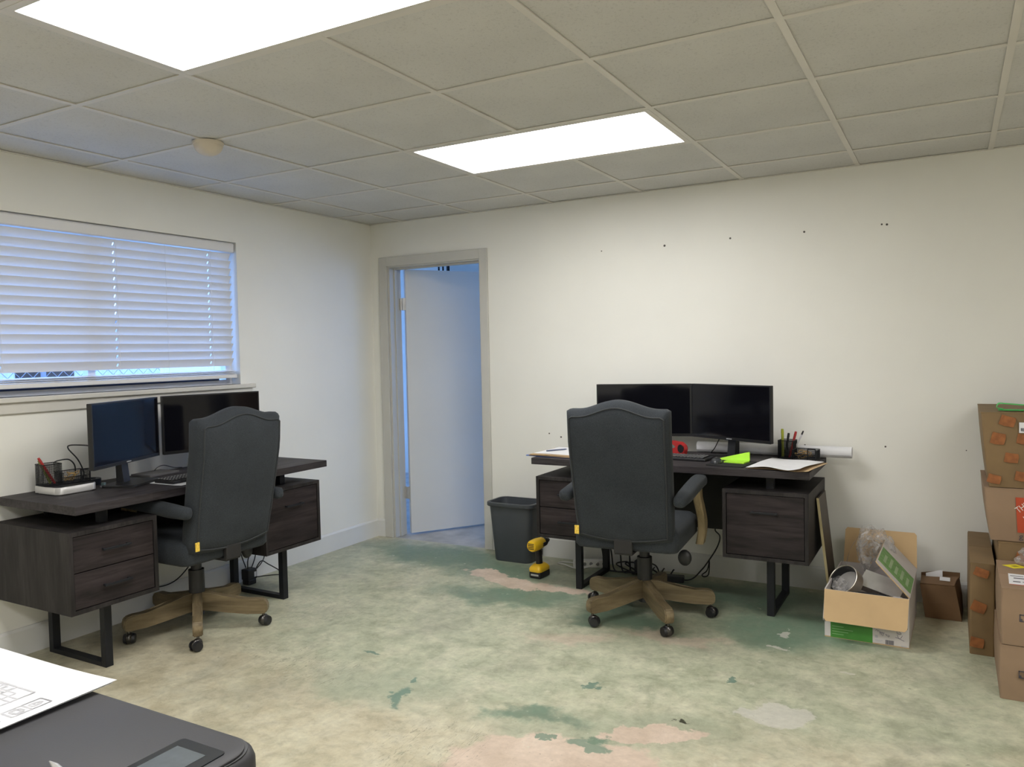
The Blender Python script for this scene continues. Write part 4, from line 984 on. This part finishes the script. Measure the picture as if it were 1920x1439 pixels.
def marks(t, hx, yf, z0, z1, seed):
    rnd = random.Random(seed); cols = max(1, int(2*hx/.10)); rows = max(2, int((z1-z0)/.075))
    for r in range(rows):
        for c in range(cols+1):
            x = -hx+.035+c*.105+(.052 if r % 2 else 0)+rnd.uniform(-.010, .010); z = z0+.03+r*(z1-z0-.05)/max(1, rows-1)*.97+rnd.uniform(-.010, .010)
            if x > hx-.028 or z > z1-.02: continue
            if t is not A_TALL and x > .0: continue
            a = -.22+rnd.uniform(-.15, .15); w, h = .030*rnd.uniform(.8, 1.1), .023*rnd.uniform(.8, 1.1)
            pts = [(x+math.cos(a)*u-math.sin(a)*v, z+math.sin(a)*u+math.cos(a)*v) for u, v in ((-w, -h), (-w*.2, -h*1.1), (w, -h*.9), (w*1.05, h*.3), (w*.9, h), (-w*.3, h*.95), (-w*.95, h))]
            pts = [(min(max(p, -hx), hx), q) for p, q in pts]
            bm = NB(); prism(bm, pts, yf(z)+.001, yf(z)-.0006, 'y'); obj('printed_mark', bm, orange_m, t)
A_TALL = None
A = carton('tall_carton', 'narrow upright brown carton with orange marks beside the plain carton stack', (3.855, 3.950), (-.70, -.04), (0, .408), card_or); A_TALL = A; marks(A, .048, lambda z: -.334, .02, .40, 1)
B3 = carton('moving_carton', 'brown carton with orange marks under the carton with the orange logo', (3.962, 4.46), (-.62, -.05), (0, .492), card_or); marks(B3, .25, lambda z: -.289, .02, .47, 2)
B2 = carton('moving_carton', 'tan carton with a square orange logo, second from the top of the tall stack', (3.932, 4.42), (-.60, -.06), (.493, .728), card_m, skew=(-.012, 0), grow=(.012, 0))
yf = -.2745; lx = -.244+.10+.0
bm = NB(); prism(bm, [(-.140, .043), (.014, .043), (.010, .197), (-.148, .197)], yf, yf-.0006, 'y'); obj('logo_square', bm, logo_or, B2)
wm = plain('logo_white', (0.72, 0.70, 0.66), 0.6)
for k, s in enumerate(('THE', 'HOME', 'DEPOT')):
    text_mesh('logo_text', s, .047, wm, B2, TR((-.137+.030*k-.0+.0, yf-.0009, .128-.036*k)) @ Matrix.Rotation(PI/2, 4, 'X') @ Matrix.Rotation(math.radians(38), 4, 'Z') @ Matrix.Diagonal((.62, .8, 1, 1)))
text_mesh('printed_text', 'g', .035, dark_ink, B2, TR((-.134, yf-.0009, .016)) @ Matrix.Rotation(PI/2, 4, 'X'))
B1 = carton('moving_carton', 'brown carton with orange marks and a green strap, top of the tall stack', (3.926, 4.38), (-.60, -.08), (.729, 1.062), card_or, skew=(-.014, 0), grow=(.018, .012)); marks(B1, .235, lambda z: -.264-.036*z, .015, .32, 4)
bm = NB(); box(bm, -.114, .0, -.2765, -.2735, .245, .29); xform(bm, TR((0, -.0015, 0))); lb = obj('shipping_label', bm, paper_m, B1)
bm = NB(); x = -.108
for k in range(30):
    w = random.choice((.001, .0018, .0026)); box(bm, x, x+w, -.2790, -.2778, .252, .266); x += w+.0012
tag(obj('barcode', bm, dark_ink, lb), kind='stuff')
bm = NB(); prism(bm, rrect(-.10, .30, -.02, .02, .018), 0, .004, 'z')
t = thing('green_strap', 'bright green strap lying on top of the tall carton stack', 'strap', (4.085, -.52, 1.0625), .03)
gst = plain('strap_green', (0.05, 0.50, 0.10), 0.5, var=0.2, nscale=25)
xform(bm, TR((-.02, 0, .002))); obj('lower_band', bm, gst, t)
bm = NB(); pts = [(-.10, .0, .006), (-.125, .0, .012), (-.118, 0, .030), (-.09, 0, .030), (.0, 0, .024), (.12, .0, .026), (.28, 0, .022)]
P = spline(pts, 6); loft(bm, [[(p.x, p.y-.022, p.z), (p.x, p.y+.022, p.z), (p.x, p.y+.022, p.z+.003), (p.x, p.y-.022, p.z+.003)] for p in P]); obj('folded_band', bm, gst, t)
F1 = carton('plain_carton', 'plain tan carton on the floor, bottom of the front stack', (3.946, 4.43), (-1.15, -.635), (0, .212), card_m)
F2 = carton('plain_carton', 'plain tan carton with yellow diamond sticker and shipping label, top of the front stack', (3.950, 4.42), (-1.15, -.70), (.213, .432), card_m)
for Fc, w, cz in ((F1, -.168, .108), (F2, -.163, .110)):
    bm = NB(); yy = -.2665 if Fc is F1 else -.2265
    for q in ((-.012, -.009, -.014, .014), (.009, .012, -.014, .014), (-.012, .012, -.014, -.011), (-.012, .012, .011, .014), (-.009, -.003, -.011, -.004)): box(bm, w+q[0], w+q[1], yy-.0006, yy+.003, cz+q[2], cz+q[3])
    tag(obj('printed_icon', bm, dark_ink, Fc), kind='stuff')
bm = NB(); prism(bm, [(-.215, .135), (-.175, .095), (-.120, .130), (-.165, .170)], .2182, .2188, 'z'); yl = obj('yellow_sticker', bm, plain('sticker_yellow', (0.80, 0.68, 0.03), 0.6, var=0.05), F2)
bm = NB(); prism(bm, [(-.185, .132), (-.172, .118), (-.152, .133), (-.167, .147)], .2188, .2190, 'z'); obj('sticker_mark', bm, plain('mark_olive', (0.35, 0.28, 0.02), 0.6), yl)
bm = NB(); prism(bm, [(-.205, -.155), (.0, -.165), (.0, -.005), (-.200, .005)], .2182, .2188, 'z'); lb = obj('shipping_label', bm, paper_m, F2)
bm = NB()
for y, a, b, h in ((-.03, -.195, -.15, .008), (-.062, -.185, -.02, .012), (-.115, -.190, -.165, .012), (-.115, -.158, -.02, .008)): box(bm, a, b, y-h/2, y+h/2, .2188, .2191)
tag(obj('label_text', bm, dark_ink, lb), kind='stuff')
bm = NB(); box(bm, -.135, -.01, -.030, -.012, .2188, .2191); box(bm, -.204, -.01, -.163, -.156, .2188, .2191); tag(obj('label_red', bm, plain('label_red', (0.5, 0.12, 0.08), 0.6), lb), kind='stuff')
crumple('plastic_bag', 'clear plastic bag lying at the back on the top front carton', 'plastic bag', (4.115, -.775, .478), (.085, .05, .045), 11, film_m)
# small crushed box by the wall
t = thing('small_carton', 'small crushed brown carton with torn papers, between the open carton and the stack', 'box', (3.745, -.165, 0))
V = {}
bm = NB(); loft(bm, [[(-.075, -.095, .001), (.085, -.095, .001), (.092, .095, .001), (-.075, .095, .001)], [(-.085, -.100, .08), (.072, -.100, .08), (.088, .093, .08), (-.088, .093, .08)], [(-.098, -.100, .168), (.055, -.100, .172), (.075, .090, .178), (-.095, .090, .166)]])
obj('body', bm, card_dk, t)
bm = NB(); loft(bm, [[(-.096, .02, .174), (.066, .035, .180), (.066, .035, .183), (-.096, .02, .177)], [(-.096, -.099, .170), (.053, -.099, .174), (.053, -.099, .177), (-.096, -.099, .173)]]); obj('front_flap', bm, card_dk, t)
bm = NB(); prism(bm, [(-.098, .160), (.078, .170), (.078, .196), (-.02, .194), (-.098, .178)], .086, .091, 'y'); obj('back_flap', bm, card_dk, t)
bm = NB(); prism(bm, [(-.075, .172), (.0, .178), (.0, .215), (-.075, .190)], .035, .037, 'y'); xform(bm, TR((0, 0, .001))); obj('torn_label', bm, paper_m, t)
bm = NB(); box(bm, -.012, .034, -.035, .022, .181, .1835); xform(bm, TR(rx=.03)); obj('paper_slip', bm, paper_m, t)

# ------------------------------------------------------------------ printer in the foreground
t = thing('wide_format_printer', 'dark grey large-format printer with touchscreen in the near left corner', 'printer', (2.50, -4.19, 0))
pr = plain('printer_grey', (0.040, 0.039, 0.043), 0.5, var=0.06, nscale=5, bmp=0.05, bscale=500, spec=0.35); prd = plain('printer_dark', (0.018, 0.018, 0.020), 0.45)
px1, py1 = .562, .223; ZP = .90
def rr2(i, r): return rrect(-px1+i, px1-i, -py1+i, py1-i, r, 10)
bm = NB(); loft(bm, [[(x, y, z) for x, y in rr2(i, .05)] for i, z in ((.02, .665), (.006, .68), (0, .70), (0, ZP-.016), (.002, ZP-.009), (.006, ZP-.005), (.010, ZP-.004))]); obj('body', bm, prd if False else pr, t, True, 40)
bm = NB(); loft(bm, [[(x, y, z) for x, y in rr2(i, .042)] for i, z in ((.0085, ZP-.0045), (.0085, ZP-.0030))]); obj('seam', bm, prd, t)
bm = NB(); loft(bm, [[(x, y, z) for x, y in rr2(i, .040)] for i, z in ((.012, ZP-.006), (.0115, ZP-.001), (.013, ZP))]); obj('lid', bm, pr, t, True, 40)
bm = NB(); prism(bm, rrect(.457, .534, .065, .177, .006), ZP, ZP+.0012, 'z'); ts = obj('touch_screen', bm, plain('touch_glass', (0.018, 0.020, 0.022), 0.2), t)
bm = NB(); box(bm, .468, .518, .085, .160, ZP+.0012, ZP+.0015); obj('display', bm, plain('display_grey', (0.085, 0.10, 0.11), 0.25, var=0.15, nscale=30), ts)
for s in (-1, 1):
    bm = NB(); rbox(bm, s*.42-.03, s*.42+.03, -.04, .04, .03, .68, .006); obj('stand_leg', bm, prd, t)
    bm = NB(); rbox(bm, s*.42-.03, s*.42+.03, -.21, .21, .0, .032, .006); obj('stand_foot', bm, prd, t)
bm = NB(); rbox(bm, -.39, .39, -.02, .02, .20, .25, .004); obj('cross_bar', bm, prd, t)
# drawings lying on it
def plan_sheet(label, dz, x1, y1, lift):
    t = thing('floor_plan_sheet', label, 'paper', (2.40, -4.16, ZP+dz), 0, 'plan sheets on the printer')
    X0, X1, Y0, Y1 = -.34, x1-2.40, -.20, y1+4.16
    bm = NB(); sheet(bm, X0, X1, Y0, Y1, lambda u, v: .0003+lift*max(0, u-.75)**2*max(0, v-.2)*16, 16, 10, .0004); obj('sheet', bm, paper_m, t, True, 60); return t
plan_sheet('white plan sheet underneath on the printer, only its edge showing', .0012, 2.731, -3.955, .004)
t = plan_sheet('white sheet printed with floor plans lying on the printer', .0030, 2.735, -3.951, .006)
bm = NB(); zl = .0012
def ln(x0, y0, x1, y1, w=.0008):
    w *= 1.7
    d = Vector((x1-x0, y1-y0, 0)); nrm = Vector((-d.y, d.x, 0)).normalized()*w
    N = 8; prev = None
    for k in range(N+1):
        px, py = x0+(x1-x0)*k/N-2.40, y0+(y1-y0)*k/N+4.16
        u = (px+.34)/(.335+.34); v = (py+.20)/(.209+.20); z = .0012+.006*max(0, u-.75)**2*max(0, v-.2)*16
        cur = (bm.verts.new((px+nrm.x, py+nrm.y, z)), bm.verts.new((px-nrm.x, py-nrm.y, z)))
        if prev: bm.faces.new((prev[0], cur[0], cur[1], prev[1]))
        prev = cur
def rect(x0, x1, y0, y1, w=.0008):
    ln(x0, y0, x1, y0, w); ln(x0, y1, x1, y1, w); ln(x0, y0, x0, y1, w); ln(x1, y0, x1, y1, w)
rect(2.50, 2.662, -4.075, -4.026, .0010); rect(2.62, 2.662, -4.050, -4.026); rect(2.56, 2.62, -4.075, -4.045); rect(2.50, 2.56, -4.05, -4.026)
for k in range(4): ln(2.58+.012*k, -4.04, 2.58+.012*k, -4.03, .0006)
rect(2.690, 2.716, -4.086, -4.034); rect(2.690, 2.716, -4.06, -4.034); rect(2.697, 2.709, -4.055, -4.044); rect(2.697, 2.709, -4.08, -4.066); ln(2.690, -4.07, 2.716, -4.07)
rect(2.68, 2.715, -4.14, -4.10); rect(2.600, 2.640, -4.060, -4.040); rect(2.54, 2.60, -4.045, -4.030); rect(2.70, 2.706, -4.05, -4.04); rect(2.695, 2.712, -4.078, -4.070); ln(2.64, -4.06, 2.665, -4.06); ln(2.56, -4.075, 2.66, -4.075, .0015)
o = obj('printed_plan', bm, ink_m, t)
t = thing('silver_pen', 'silver pen with pointed tip lying on the printer at the bottom photo edge', 'pen', (2.873, -4.129, ZP+.006), math.radians(-12))
bm = NB(); cyl(bm, (0, 0, 0), (.018, 0, 0), .0008, .004, 12); obj('tip', bm, steel_m, t, True)
bm = NB(); cyl(bm, (.018, 0, 0), (.12, 0, 0), .004, .0048, 14); obj('barrel', bm, steel_m, t, True)
